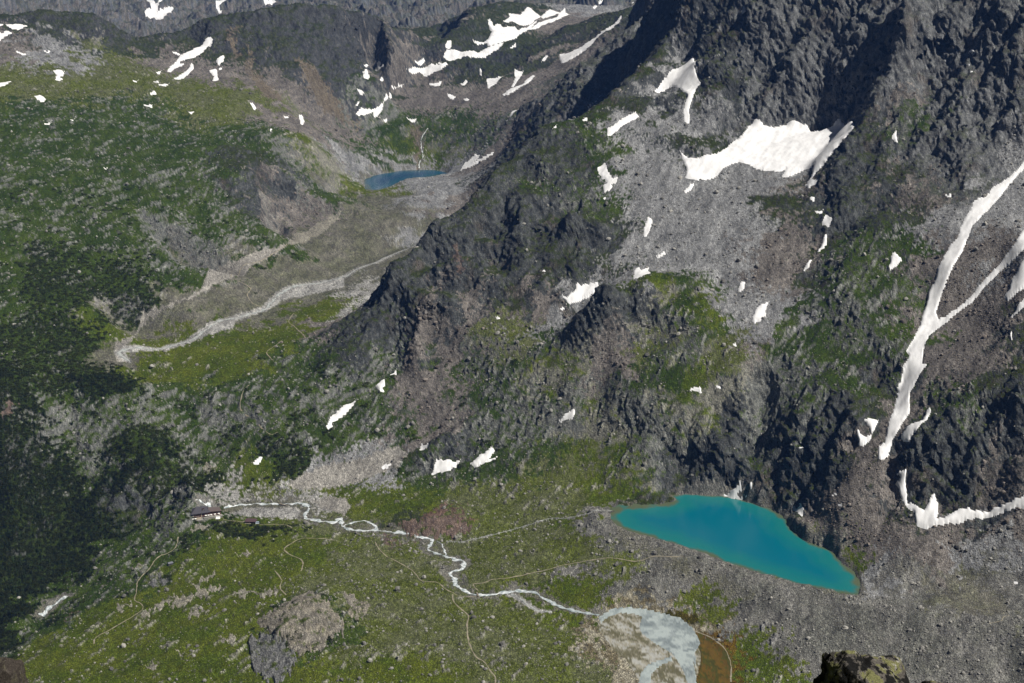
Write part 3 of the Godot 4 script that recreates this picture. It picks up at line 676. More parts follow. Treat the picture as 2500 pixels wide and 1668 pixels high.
	_snow("little snow ring on the moraine above the dark crag", "snow patch", "snow patches round the upper valley", [-4, -3564, 9, -3585, 10, -3568, -2, -3559])
	_snow("slim snow gully at the skyline, left of two", "snow gully", "snow patches round the upper valley", [224, -4183, 276, -4793, 299, -4843, 284, -4761, 234, -4203])
	_snow("slim snow gully at the skyline, right of two", "snow gully", "snow patches round the upper valley", [362, -4737, 374, -4736, 388, -4777, 375, -4696])
	_snow("forked snow patch at the right end of the blue upper lake", "snowfield", "", [-105, -2952, -96, -2973, -87, -2973, -76, -2972, -75, -2980, -63, -2960, -66, -2953, -79, -2952, -57, -2941, -38, -2940, -36, -2932, -57, -2930, -81, -2938])
	_snow("slanting snow patch on grey scree above the blue lake", "snow patch", "snow patches round the upper valley", [-6, -3033, 2, -3062, 12, -3057, 10, -3034, -1, -3022])
	_snow("snow speck below the slanting patch above the blue lake", "snow patch", "snow patches round the upper valley", [-14, -3024, -8, -3023, -8, -3008])
	_snow("snow tongue at the left rim of the scree bowl", "snow patch", "snow patches in the scree bowl", [145, -2233, 146, -2253, 156, -2262, 171, -2285, 192, -2301, 198, -2286, 185, -2275, 172, -2266, 162, -2249, 149, -2233])
	_snow("tattered snow patch down the left side of the scree bowl", "snow patch", "snow patches in the scree bowl", [127, -2154, 138, -2160, 140, -2138, 146, -2120, 154, -2121, 150, -2108, 144, -2111, 144, -2103, 131, -2096, 133, -2112, 139, -2115, 131, -2132, 127, -2140])
	_snow("tiny snow speck below the tattered patch", "snow patch", "snow patches in the scree bowl", [130, -2083, 134, -2090, 135, -2082])
	_snow("snow sliver on the crest of the middle ridge", "snow patch", "snow patches in the scree bowl", [108, -2278, 117, -2291, 115, -2277])
	_snow("snow sliver under the brown block on the ridge crest", "snow patch", "snow patches in the scree bowl", [138, -2717, 152, -2720, 167, -2736, 165, -2730, 155, -2720])
	_snow("snow fleck in the shaded cleft of the middle ridge", "snow patch", "snow patches in the scree bowl", [62, -2258, 69, -2269, 68, -2261])
	_snow("forked snowfield high under the rock wall, left of the big one", "snowfield", "", [229, -2389, 241, -2406, 261, -2425, 274, -2433, 284, -2442, 293, -2446, 296, -2404, 291, -2384, 298, -2348, 289, -2336, 281, -2306, 273, -2284, 271, -2259, 265, -2263, 265, -2284, 272, -2306, 273, -2326, 268, -2371, 254, -2399])
	_snow("largest snowfield, a white apron under the shaded rock wall", "snowfield", "", [248, -2172, 259, -2153, 274, -2146, 301, -2162, 323, -2194, 341, -2216, 363, -2251, 373, -2256, 381, -2248, 398, -2243, 416, -2248, 431, -2246, 448, -2238, 451, -2221, 464, -2218, 471, -2201, 486, -2200, 492, -2186, 489, -2131, 483, -2081, 464, -2065, 449, -2057, 435, -2044, 423, -2039, 416, -2027, 423, -2011, 407, -2009, 407, -2023, 415, -2035, 427, -2068, 413, -2078, 386, -2065, 383, -2070, 393, -2095, 382, -2089, 356, -2107, 338, -2135, 326, -2139, 307, -2123, 293, -2109, 275, -2100, 250, -2107, 255, -2128, 252, -2150])
	_snow("small slanting snow strip below the left tip of the big snowfield", "snow patch", "snow patches in the scree bowl", [245, -2073, 255, -2090, 262, -2094, 256, -2077, 247, -2069])
	_snow("snow patch high in the notch of the rock wall", "snow patch", "snow patches in the scree bowl", [369, -2431, 377, -2454, 384, -2430, 374, -2422])
	_snow("bluish snow sliver in the dark gully of the right wall, upper", "snow gully", "snow patches in the scree bowl", [650, -2133, 653, -2134, 652, -2116, 649, -2116])
	_snow("bluish snow sliver in the dark gully of the right wall, lower", "snow gully", "snow patches in the scree bowl", [643, -2104, 644, -2085, 640, -2083])
	_snow("small upright snow patch on the grey ledge of the right wall", "snow patch", "snow patches along the couloir and lake", [526, -2038, 533, -2046, 531, -2027, 525, -2032])
	_snow("snow fleck at the top of the long couloir, left side", "snow patch", "snow patches along the couloir and lake", [561, -1885, 568, -1884, 565, -1875])
	_snow("snow fleck at the foot of the shaded rib, uppermost of three", "snow patch", "snow patches in the scree bowl", [406, -1986, 413, -1985, 410, -1977])
	_snow("flat snow fleck at the foot of the shaded rib, middle of three", "snow patch", "snow patches in the scree bowl", [407, -1951, 418, -1949, 415, -1941, 408, -1945])
	_snow("snow patch at the foot of the shaded rib, lowest of three", "snow patch", "snow patches in the scree bowl", [410, -1912, 419, -1931, 421, -1921, 424, -1913, 417, -1905])
	_snow("long forked snow couloir running down the right mountainside", "snow couloir", "", [683, -1921, 670, -1917, 655, -1903, 634, -1888, 617, -1874, 610, -1859, 598, -1852, 588, -1849, 579, -1829, 568, -1815, 557, -1794, 550, -1777, 537, -1767, 524, -1746, 515, -1734, 508, -1719, 501, -1714, 495, -1699, 489, -1687, 480, -1666, 471, -1649, 464, -1636, 455, -1624, 456, -1610, 448, -1604, 442, -1591, 435, -1574, 423, -1542, 411, -1518, 404, -1496, 397, -1492, 392, -1474, 395, -1471, 405, -1481, 410, -1492, 421, -1507, 430, -1519, 436, -1526, 443, -1558, 452, -1571, 461, -1585, 470, -1592, 466, -1598, 471, -1614, 483, -1638, 489, -1644, 504, -1654, 523, -1667, 541, -1672, 557, -1684, 578, -1692, 590, -1690, 602, -1692, 618, -1707, 660, -1761, 675, -1787, 637, -1767, 616, -1740, 597, -1709, 581, -1703, 566, -1695, 553, -1689, 542, -1682, 525, -1674, 510, -1668, 502, -1669, 501, -1680, 507, -1690, 516, -1703, 524, -1715, 536, -1731, 545, -1745, 560, -1770, 571, -1793, 598, -1820, 623, -1852, 652, -1892, 667, -1908, 682, -1914, 711, -1927])
	_snow("broad snow tongue at the right picture edge beside the couloir", "snowfield", "snow patches along the couloir and lake", [565, -1638, 574, -1647, 580, -1660, 589, -1667, 598, -1678, 616, -1701, 657, -1752, 623, -1658, 598, -1637, 585, -1632, 577, -1630, 567, -1628])
	_snow("lower snow wedge at the right picture edge", "snow patch", "snow patches along the couloir and lake", [560, -1593, 568, -1604, 579, -1612, 594, -1624, 617, -1637, 588, -1604, 575, -1598, 565, -1594])
	_snow("leaf shaped snow patch left of the couloir", "snow patch", "snow patches along the couloir and lake", [463, -1760, 473, -1790, 476, -1788, 480, -1769, 470, -1761, 464, -1757])
	_snow("ragged snow patch alone in the middle of the grey scree", "snow patch", "snow patches in the scree bowl", [296, -1747, 303, -1764, 311, -1772, 320, -1773, 313, -1759, 312, -1747, 304, -1738, 297, -1735, 295, -1739])
	_snow("smaller ragged snow fleck above the lone scree patch", "snow patch", "snow patches in the scree bowl", [288, -1818, 295, -1837, 299, -1833, 294, -1814, 290, -1812])
	_snow("tiny snow speck at the lower rim of the grey scree", "snow patch", "snow patches in the scree bowl", [266, -1700, 270, -1703, 271, -1698])
	_snow("snow fleck on the stony slope below the grey scree", "snow patch", "small snow patches on the middle slopes", [210, -1650, 216, -1652, 222, -1651, 223, -1644, 216, -1647])
	_snow("smaller fleck right of the one below the grey scree", "snow patch", "small snow patches on the middle slopes", [238, -1645, 243, -1646, 245, -1643])
	_snow("thin snow streak along the foot of the green spur, lower", "snow patch", "snow patches in the scree bowl", [370, -1822, 377, -1833, 384, -1840, 378, -1826])
	_snow("thin snow streak along the foot of the green spur, upper", "snow patch", "snow patches in the scree bowl", [395, -1865, 404, -1884, 414, -1899, 410, -1879])
	_snow("narrow side branch of snow right of the couloir foot", "snow patch", "snow patches along the couloir and lake", [418, -1491, 425, -1498, 436, -1495, 442, -1495, 450, -1509, 454, -1515, 453, -1504, 444, -1489, 430, -1480, 420, -1479])
	_snow("upper snow pocket beside the brown scree gully", "snow patch", "snow patches along the couloir and lake", [389, -1531, 396, -1534, 404, -1529, 395, -1519])
	_snow("lower snow pocket beside the brown scree gully", "snow patch", "snow patches along the couloir and lake", [379, -1521, 387, -1516, 395, -1519, 391, -1510, 384, -1503, 378, -1506])
	_snow("thin snow sliver at the edge of the right dark cliff", "snow patch", "snow patches along the couloir and lake", [549, -1562, 552, -1564, 548, -1550, 547, -1550])
	_snow("snow patch in the gap left of the dark pyramid rock", "snowfield", "small snow patches on the middle slopes", [67, -1890, 72, -1885, 85, -1896, 87, -1906, 91, -1902, 99, -1908, 102, -1904, 114, -1906, 115, -1897, 118, -1893, 108, -1887, 94, -1883, 76, -1877, 74, -1880])
	_snow("thin snow sliver below the gap beside the pyramid rock", "snow patch", "small snow patches on the middle slopes", [63, -1872, 72, -1875, 69, -1871])
	_snow("star shaped snow patch under the black slabs in the bowl", "snow patch", "snow patches in the scree bowl", [159, -1866, 163, -1902, 169, -1912, 171, -1892, 183, -1910, 179, -1887, 181, -1870, 169, -1865])
	_snow("snow fleck above the star shaped patch", "snow patch", "snow patches in the scree bowl", [193, -1931, 205, -1940, 207, -1934, 195, -1927])
	_snow("narrow snow strip in the gully of the scree bowl", "snow patch", "snow patches in the scree bowl", [182, -1980, 184, -2002, 190, -2023, 196, -2016, 189, -1989, 184, -1979])
	_snow("tiny snow dot on the scree below the cliff", "snow patch", "small snow patches on the middle slopes", [40, -1943, 44, -1949, 46, -1944, 44, -1940])
	_snow("tiny snow dot low on the brown scree", "snow patch", "small snow patches on the middle slopes", [-22, -1881, -19, -1883, -16, -1878, -20, -1877])
	_snow("forked snow patch in the rocky notch of the mid slope", "snow patch", "small snow patches on the middle slopes", [-179, -1830, -167, -1841, -166, -1829, -170, -1824, -166, -1816, -170, -1818])
	_snow("small snow tip above the forked patch in the notch", "snow patch", "small snow patches on the middle slopes", [-161, -1847, -152, -1855, -153, -1848])
	_snow("curved snow strip on the grassy slope left of the notch", "snow patch", "small snow patches on the middle slopes", [-236, -1764, -232, -1782, -227, -1786, -217, -1799, -202, -1808, -207, -1797, -218, -1783, -231, -1772, -228, -1765, -233, -1761])
	_snow("slanting snow patch under the grey slab of the mid slope", "snow patch", "small snow patches on the middle slopes", [58, -1693, 64, -1697, 72, -1698, 77, -1698, 76, -1693, 71, -1691, 74, -1689, 67, -1691])
	_snow("ragged snow pocket at the head of the scree fan", "snow patch", "small snow patches on the middle slopes", [-114, -1711, -112, -1724, -109, -1715, -103, -1715, -100, -1706, -111, -1705])
	_snow("upper of two snow wedges under the dark band above the fan", "snow patch", "small snow patches on the middle slopes", [-51, -1676, -40, -1685, -33, -1687, -26, -1692, -22, -1688, -29, -1675, -17, -1673, -31, -1671, -45, -1669])
	_snow("lower of two snow wedges beside the scree fan", "snow patch", "small snow patches on the middle slopes", [-98, -1672, -92, -1685, -81, -1683, -76, -1683, -72, -1681, -63, -1681, -68, -1675, -78, -1673])
	_snow("small round snow patch in the middle of the scree fan", "snow patch", "small snow patches on the middle slopes", [-161, -1694, -156, -1699, -149, -1697, -152, -1692, -158, -1691])
	_snow("small snow patch among the dwarf pines above the hut", "snow patch", "small snow patches on the middle slopes", [-320, -1703, -319, -1709, -311, -1718, -311, -1708, -316, -1702])
	_snow("snow pocket on the far shore of the turquoise lake", "snow patch", "snow patches along the couloir and lake", [234, -1554, 241, -1559, 247, -1560, 250, -1558, 255, -1557, 259, -1558, 260, -1555, 263, -1548])
	_snow("snow nub right of the lakeshore pocket", "snow patch", "snow patches along the couloir and lake", [263, -1547, 269, -1550, 272, -1541])
	_snow("snow tucked at the foot of the dark buttress by the lake", "snow patch", "snow patches along the couloir and lake", [311, -1506, 313, -1509, 314, -1501, 319, -1497, 319, -1488, 315, -1475, 313, -1496])
	_snow("forked snowfield at the foot of the right cliffs", "snowfield", "", [407, -1453, 415, -1447, 413, -1425, 417, -1425, 422, -1409, 426, -1406, 432, -1414, 439, -1422, 441, -1413, 438, -1400, 434, -1392, 441, -1389, 454, -1394, 462, -1390, 472, -1385, 490, -1382, 502, -1376, 515, -1372, 524, -1372, 543, -1369, 522, -1363, 512, -1362, 497, -1371, 482, -1378, 467, -1381, 454, -1380, 438, -1382, 425, -1382, 415, -1391, 416, -1408, 412, -1422, 404, -1447])
	_snow("snow speck on the scree cone right of the lake, upper", "snow patch", "snow patches along the couloir and lake", [342, -1460, 344, -1462, 347, -1458])
	_snow("snow speck on the scree cone right of the lake, lower", "snow patch", "snow patches along the couloir and lake", [346, -1445, 350, -1445, 349, -1442])
	_snow("round snow speck on the scree at the right edge", "snow patch", "snow patches along the couloir and lake", [490, -1308, 492, -1310, 494, -1308, 493, -1307])
	_snow("snow speck below the tip of the couloir", "snow patch", "snow patches along the couloir and lake", [406, -1469, 410, -1472, 410, -1467])
	_snow("thin snow line beside the dark buttress above the lake", "snow patch", "snow patches along the couloir and lake", [321, -1543, 324, -1546, 325, -1543])
	_slab("reddish brown whaleback rock slab beside the white stream", "o", 3.0, [-127, -1543, -118, -1550, -103, -1552, -79, -1553, -54, -1546, -45, -1529, -52, -1517, -68, -1511, -88, -1514, -101, -1520, -116, -1527])
	_slab("largest cracked brown rock slab in the lower meadow", "e", 4.0, [-218, -1369, -205, -1367, -189, -1341, -164, -1297, -163, -1278, -177, -1263, -190, -1244, -202, -1248, -225, -1273, -251, -1311, -255, -1318, -241, -1329, -221, -1349])
	_slab("dark grey broken rock face below the largest brown slab", "c", 4.0, [-257, -1286, -244, -1292, -217, -1264, -200, -1233, -205, -1220, -218, -1202, -229, -1211, -244, -1236])
	_slab("pale tongue shaped slab right of the largest brown slab", "e", 2.0, [-174, -1364, -160, -1360, -141, -1333, -143, -1325, -149, -1322, -167, -1345])
	_slab("small rounded slab below the pale tongue shaped one", "e", 1.6, [-163, -1329, -149, -1319, -147, -1312, -154, -1302, -163, -1311])
	_slab("flat oval pale slab alone in the green meadow", "l", 1.2, [-287, -1293, -283, -1300, -274, -1299, -269, -1293, -270, -1287, -280, -1286])
	_slab("lens shaped pale slab on the grass above the meadow", "l", 1.0, [-306, -1487, -299, -1492, -286, -1492, -288, -1484, -297, -1481])
	_slab("angular pale slab at the bottom of the meadow", "l", 1.2, [-351, -1259, -338, -1259, -336, -1246, -342, -1249])
	_slab("long tilted pale slab left of the largest brown slab", "l", 2.0, [-339, -1418, -337, -1432, -320, -1448, -318, -1442, -327, -1427, -335, -1414])
	_slab("pair of long pale slab ribs across the meadow", "l", 1.6, [-354, -1380, -352, -1397, -325, -1416, -308, -1417, -314, -1403, -334, -1387, -345, -1374])
	_slab("thin pale slab rib under the long ribs", "l", 1.4, [-331, -1352, -325, -1364, -309, -1369, -305, -1362, -317, -1353, -326, -1347])
	_slab("pale slab shelf right of the long ribs", "l", 1.4, [-294, -1386, -283, -1395, -266, -1392, -266, -1385, -280, -1378])
	_slab("narrow pale slab shelf above the brown slab", "l", 1.3, [-265, -1380, -246, -1390, -242, -1384, -255, -1373])
	_slab("bare slab apron below the mountain hut", "l", 1.2, [-372, -1563, -365, -1569, -347, -1565, -347, -1555, -358, -1551, -369, -1557])
	_slab("grey dome of rock beside the trail bends", "k", 2.0, [-393, -1446, -389, -1458, -376, -1451, -365, -1441, -371, -1433, -386, -1436])
	_slab("low grey rock hump at the meadow edge", "l", 1.2, [-415, -1400, -407, -1400, -399, -1401, -399, -1395, -408, -1391])
	_slab("long grey slab rib rising from the trail bend", "l", 1.5, [-382, -1358, -378, -1378, -367, -1395, -355, -1405, -355, -1393, -368, -1375, -378, -1356])
	_slab("bare slab bank in the dwarf pines above the hut", "l", 1.2, [-392, -1709, -383, -1717, -364, -1713, -367, -1710, -386, -1710])
	_slab("mossy slab with a dark hollow near the bottom edge", "l", 1.3, [-326, -1277, -325, -1283, -314, -1272, -317, -1269])
	_slab("grey slab left of the small stone shelter", "l", 1.2, [-420, -1483, -415, -1491, -408, -1494, -408, -1484, -415, -1479])
	_river("main white glacial stream winding down to the hut", "w", 4.5, [87, -1321, 77, -1324, 59, -1331, 41, -1347, 32, -1357, 23, -1370, 10, -1374, -4, -1373, -20, -1368, -35, -1367, -47, -1374, -57, -1390, -62, -1408, -66, -1418, -58, -1426, -51, -1436, -53, -1448, -62, -1456, -72, -1465, -84, -1473, -93, -1485, -90, -1497, -87, -1505, -94, -1512, -108, -1521, -123, -1530, -135, -1533, -150, -1539, -171, -1541, -189, -1547, -196, -1561, -201, -1576, -202, -1567, -223, -1572, -242, -1586, -240, -1608, -249, -1624, -268, -1626, -288, -1628, -304, -1631, -323, -1628, -336, -1617, -342, -1613])
	_river("side loop of white water round a gravel island", "w", 2.5, [-194, -1553, -188, -1560, -173, -1565, -162, -1558, -152, -1541])
	_river("short white side channel below the reddish slab", "w", 2.0, [-84, -1504, -79, -1500, -75, -1484, -72, -1467])
	_river("white cascade behind the mountain hut", "w", 3.5, [-355, -1607, -364, -1603, -372, -1598])
	_river("white waterfall in the dark gorge", "w", 6.0, [-488, -1462, -495, -1451, -501, -1438, -507, -1427])
	_river("thin stony brook from the turquoise lake", "t", 0.7, [112, -1518, 86, -1516, 63, -1517, 40, -1527, 21, -1520, 1, -1515, -15, -1509, -28, -1505, -53, -1497, -74, -1503])
	_river("pale braided stream across the gravel plain", "t", 3.5, [-520, -1912, -530, -1922, -538, -1929, -531, -1941, -516, -1950, -487, -1957, -470, -1974, -454, -1986, -442, -2010, -432, -2032, -423, -2055, -405, -2072, -384, -2097, -370, -2119, -364, -2150, -358, -2182, -348, -2211, -332, -2238, -300, -2263, -268, -2288, -254, -2318, -234, -2350, -212, -2377, -188, -2388, -165, -2403, -144, -2418])
	_river("thin white brook falling to the blue upper lake", "w", 1.8, [-181, -3177, -193, -3153, -193, -3124, -187, -3082, -193, -3057, -192, -3032])
	_river("quiet grey side arm beside the stream bend", "t", 2.2, [-1, -1367, 8, -1357, 17, -1340, 26, -1328, 40, -1327])
	_path("pale trail from the stream bridge to the turquoise lake", [178, -1395, 163, -1396, 148, -1401, 134, -1397, 122, -1399, 105, -1407, 87, -1411, 59, -1414, 39, -1407, 18, -1403, -8, -1396, -21, -1396, -30, -1392, -40, -1393, -39, -1386, -34, -1375])
	_path("trail along the left bank of the white stream", [-35, -1364, -47, -1363, -59, -1369, -69, -1381, -78, -1395, -94, -1397, -105, -1424, -122, -1448, -136, -1464, -146, -1485, -153, -1507])
	_path("trail running down the meadow to the bottom edge", [-61, -1367, -58, -1347, -47, -1327, -43, -1317, -44, -1301, -43, -1279, -40, -1255, -34, -1235, -25, -1222, -19, -1205, -15, -1195, -16, -1181])
	_path("winding trail below the mountain hut", [-381, -1545, -379, -1528, -381, -1515, -392, -1505, -397, -1497, -399, -1478, -406, -1455, -401, -1427, -399, -1411, -388, -1397, -384, -1383, -392, -1370, -401, -1360, -409, -1350, -420, -1338, -418, -1322])
	_path("level trail linking the hut and the shed", [-337, -1583, -322, -1576, -304, -1572, -286, -1562, -260, -1561, -250, -1549])
	_path("looping trail by the gravel bank", [-199, -1516, -213, -1520, -236, -1521, -245, -1509, -252, -1494, -243, -1478, -230, -1465, -225, -1448, -225, -1429])
	_path("short trail beside the largest brown slab", [-254, -1438, -243, -1413, -241, -1391, -231, -1371])
	_path("trail winding over the gravel plain", [-368, -2357, -383, -2315, -404, -2270, -426, -2244, -431, -2193, -415, -2185, -399, -2178, -399, -2149, -386, -2127, -374, -2127])
	_path("trail crossing the green flat below the dark cliff", [-324, -2106, -325, -2063, -314, -2040, -297, -1998, -288, -1974])
	_path("faint trail zigzagging below the gravel plain", [-322, -1973, -332, -1945, -336, -1928, -324, -1904])
	_path("faint trail over the rocky slope above the hut", [-345, -1837, -350, -1828, -352, -1805, -349, -1795, -329, -1779, -316, -1761, -303, -1749, -296, -1754])
	_path("short trail on the moraine behind the lake", [466, -1246, 460, -1244, 454, -1234, 442, -1232])
	_path("trail beside the marsh at the bottom edge", [175, -1288, 187, -1276, 196, -1259, 202, -1244, 203, -1223, 201, -1205, 198, -1187])


# which vertices of which columns lie inside an outline: triples of column, first row, row after the last
func _spans(points: PackedVector2Array, ragged := 0.0) -> PackedInt32Array:
	if fringe == null:
		fringe = _noise(401, 9.0, 3, false, 0.6)
	var out := PackedInt32Array()
	var th := PackedFloat32Array()
	var r := PackedFloat32Array()
	var lo := 9.0
	var hi := -9.0
	for p in points:
		th.append(atan2(p.x, -p.y))
		r.append(p.length())
		lo = minf(lo, th[-1])
		hi = maxf(hi, th[-1])
	var n := points.size()
	for j in NC:
		var t := colth[j]
		if t < lo or t > hi:
			continue
		var hits := PackedFloat32Array()
		for k in n:
			var m := (k + 1) % n
			if (th[k] <= t) != (th[m] <= t):
				hits.append(lerpf(r[k], r[m], (t - th[k]) / (th[m] - th[k])))
		hits.sort()
		for k in range(0, hits.size() - 1, 2):
			var ra := hits[k] + fringe.get_noise_2d(j * 1.0, hits[k] * 0.15) * ragged
			var rb := hits[k + 1] + fringe.get_noise_2d(j * 1.0, hits[k + 1] * 0.15 + 90.0) * ragged
			var i0 := _row(j, ra)
			var i1 := maxi(_row(j, rb), i0 + 1)
			out.append(j)
			out.append(i0)
			out.append(mini(i1, NI))
	return out


func _row(j: int, r: float) -> int:
	var lo := 0
	var hi := NI
	while lo < hi:
		var mid := (lo + hi) >> 1
		if rad[j * NI + mid] < r:
			lo = mid + 1
		else:
			hi = mid
	return lo


func _column(t: float) -> float:
	if absf(t) <= CORE_TH:
		return EDGE + (t + CORE_TH) / (2.0 * CORE_TH) * (CORE - 1)
	var e := EDGE * pow(minf((absf(t) - CORE_TH) / 0.185, 1.0), 1.0 / 1.4)
	return clampf(EDGE - e if t < 0 else EDGE + CORE - 1 + e, 0.0, NC - 1.001)


func _corridor(points: PackedVector2Array, width: float, code: int, calm: float) -> void:
	for k in points.size() - 1:
		var steps := maxi(1, int(points[k].distance_to(points[k + 1]) / 2.5))
		if points[k].distance_to(points[k + 1]) > 260.0:
			continue
		for s in steps:
			var p := points[k].lerp(points[k + 1], float(s) / steps)
			var r := p.length()
			var w := width * (0.7 + 0.6 * _hash(int(p.x * 7.0) + int(p.y * 13.0)))
			var jc := _column(atan2(p.x, -p.y))
			var dj := w / r / (2.0 * CORE_TH / (CORE - 1))
			for j in range(maxi(0, ceili(jc - dj)), mini(NC - 1, floori(jc + dj)) + 1):
				var q := (j - jc) / maxf(dj, 0.001)
				var dr := w * sqrt(maxf(0.0, 1.0 - q * q))
				for i in range(_row(j, r - dr), mini(_row(j, r + dr), NI)):
					if code >= 0:
						painted[j * NI + i] = code + 1
					damp[j * NI + i] = minf(damp[j * NI + i], calm)


func _mask_features() -> void:
	for l in lakes.size():
		var points: PackedVector2Array = lakes[l].points
		var level: float = lakes[l].level
		var near := Rect2(points[0], Vector2.ZERO)
		for p in points:
			near = near.expand(p)
		near = near.grow(45.0)
		for i in NR:
			var r := exp(LR0 + DLR * i)
			if r < 1000.0 or r > 3400.0:
				continue
			for j in NT:
				var t := TH0 + DTH * j
				var p := Vector2(sin(t) * r, -cos(t) * r)
				if not near.has_point(p):
					continue
				var at := i * NT + j
				if Geometry2D.is_point_in_polygon(p, points):
					grid[at] = level - 5.0
					for k in 4:
						relief[k][at] *= 0.1
				else:
					var away := 1000.0
					for k in points.size():
						away = minf(away, p.distance_to(Geometry2D.get_closest_point_to_segment(p, points[k], points[(k + 1) % points.size()])))
					if away < 26.0:
						grid[at] = maxf(grid[at], level + 1.2)
		var spans := _spans(Geometry2D.offset_polygon(points, 9.0)[0])
		for s in range(0, spans.size(), 3):
			for i in range(spans[s + 1], spans[s + 2]):
				wet[spans[s] * NI + i] = l + 1
	for s in slabs.size():
		slabs[s].spans = _spans(slabs[s].points, 14.0)
		_calm(slabs[s].spans, 0.7)
	for s in snows.size():
		snows[s].spans = _spans(snows[s].points, 1.4)
		_calm(snows[s].spans, 0.08)
		var spans: PackedInt32Array = snows[s].spans
		for k in range(0, spans.size(), 3):
			for i in range(spans[k + 1], spans[k + 2]):
				snowed[spans[k] * NI + i] = s + 1
	for l in lakes:
		var shore: PackedVector2Array = l.points
		shore = shore.duplicate()
		shore.append(shore[0])
		_corridor(shore, 5.0, CODES.find("v"), 0.7)
	for r in rivers:
		_corridor(r.points, r.width * 1.7, CODES.find("p" if r.kind == "t" else "v"), 0.15)
	for p in paths:
		_corridor(p.points, 3.0, -1, 0.3)


func _calm(spans: PackedInt32Array, value: float) -> void:
	for k in range(0, spans.size(), 3):
		for i in range(spans[k + 1], spans[k + 2]):
			damp[spans[k] * NI + i] = minf(damp[spans[k] * NI + i], value)


func _blur_damp() -> void:
	for pass_number in 2:
		var o := damp.duplicate()
		for j in range(1, NC - 1):
			for i in range(1, NI - 1):
				var at := j * NI + i
				if damp[at - 1] < 1.0 or damp[at + 1] < 1.0 or damp[at - NI] < 1.0 or damp[at + NI] < 1.0 or damp[at] < 1.0:
					o[at] = 0.3 * damp[at] + 0.175 * (damp[at - 1] + damp[at + 1] + damp[at - NI] + damp[at + NI])
		damp = o


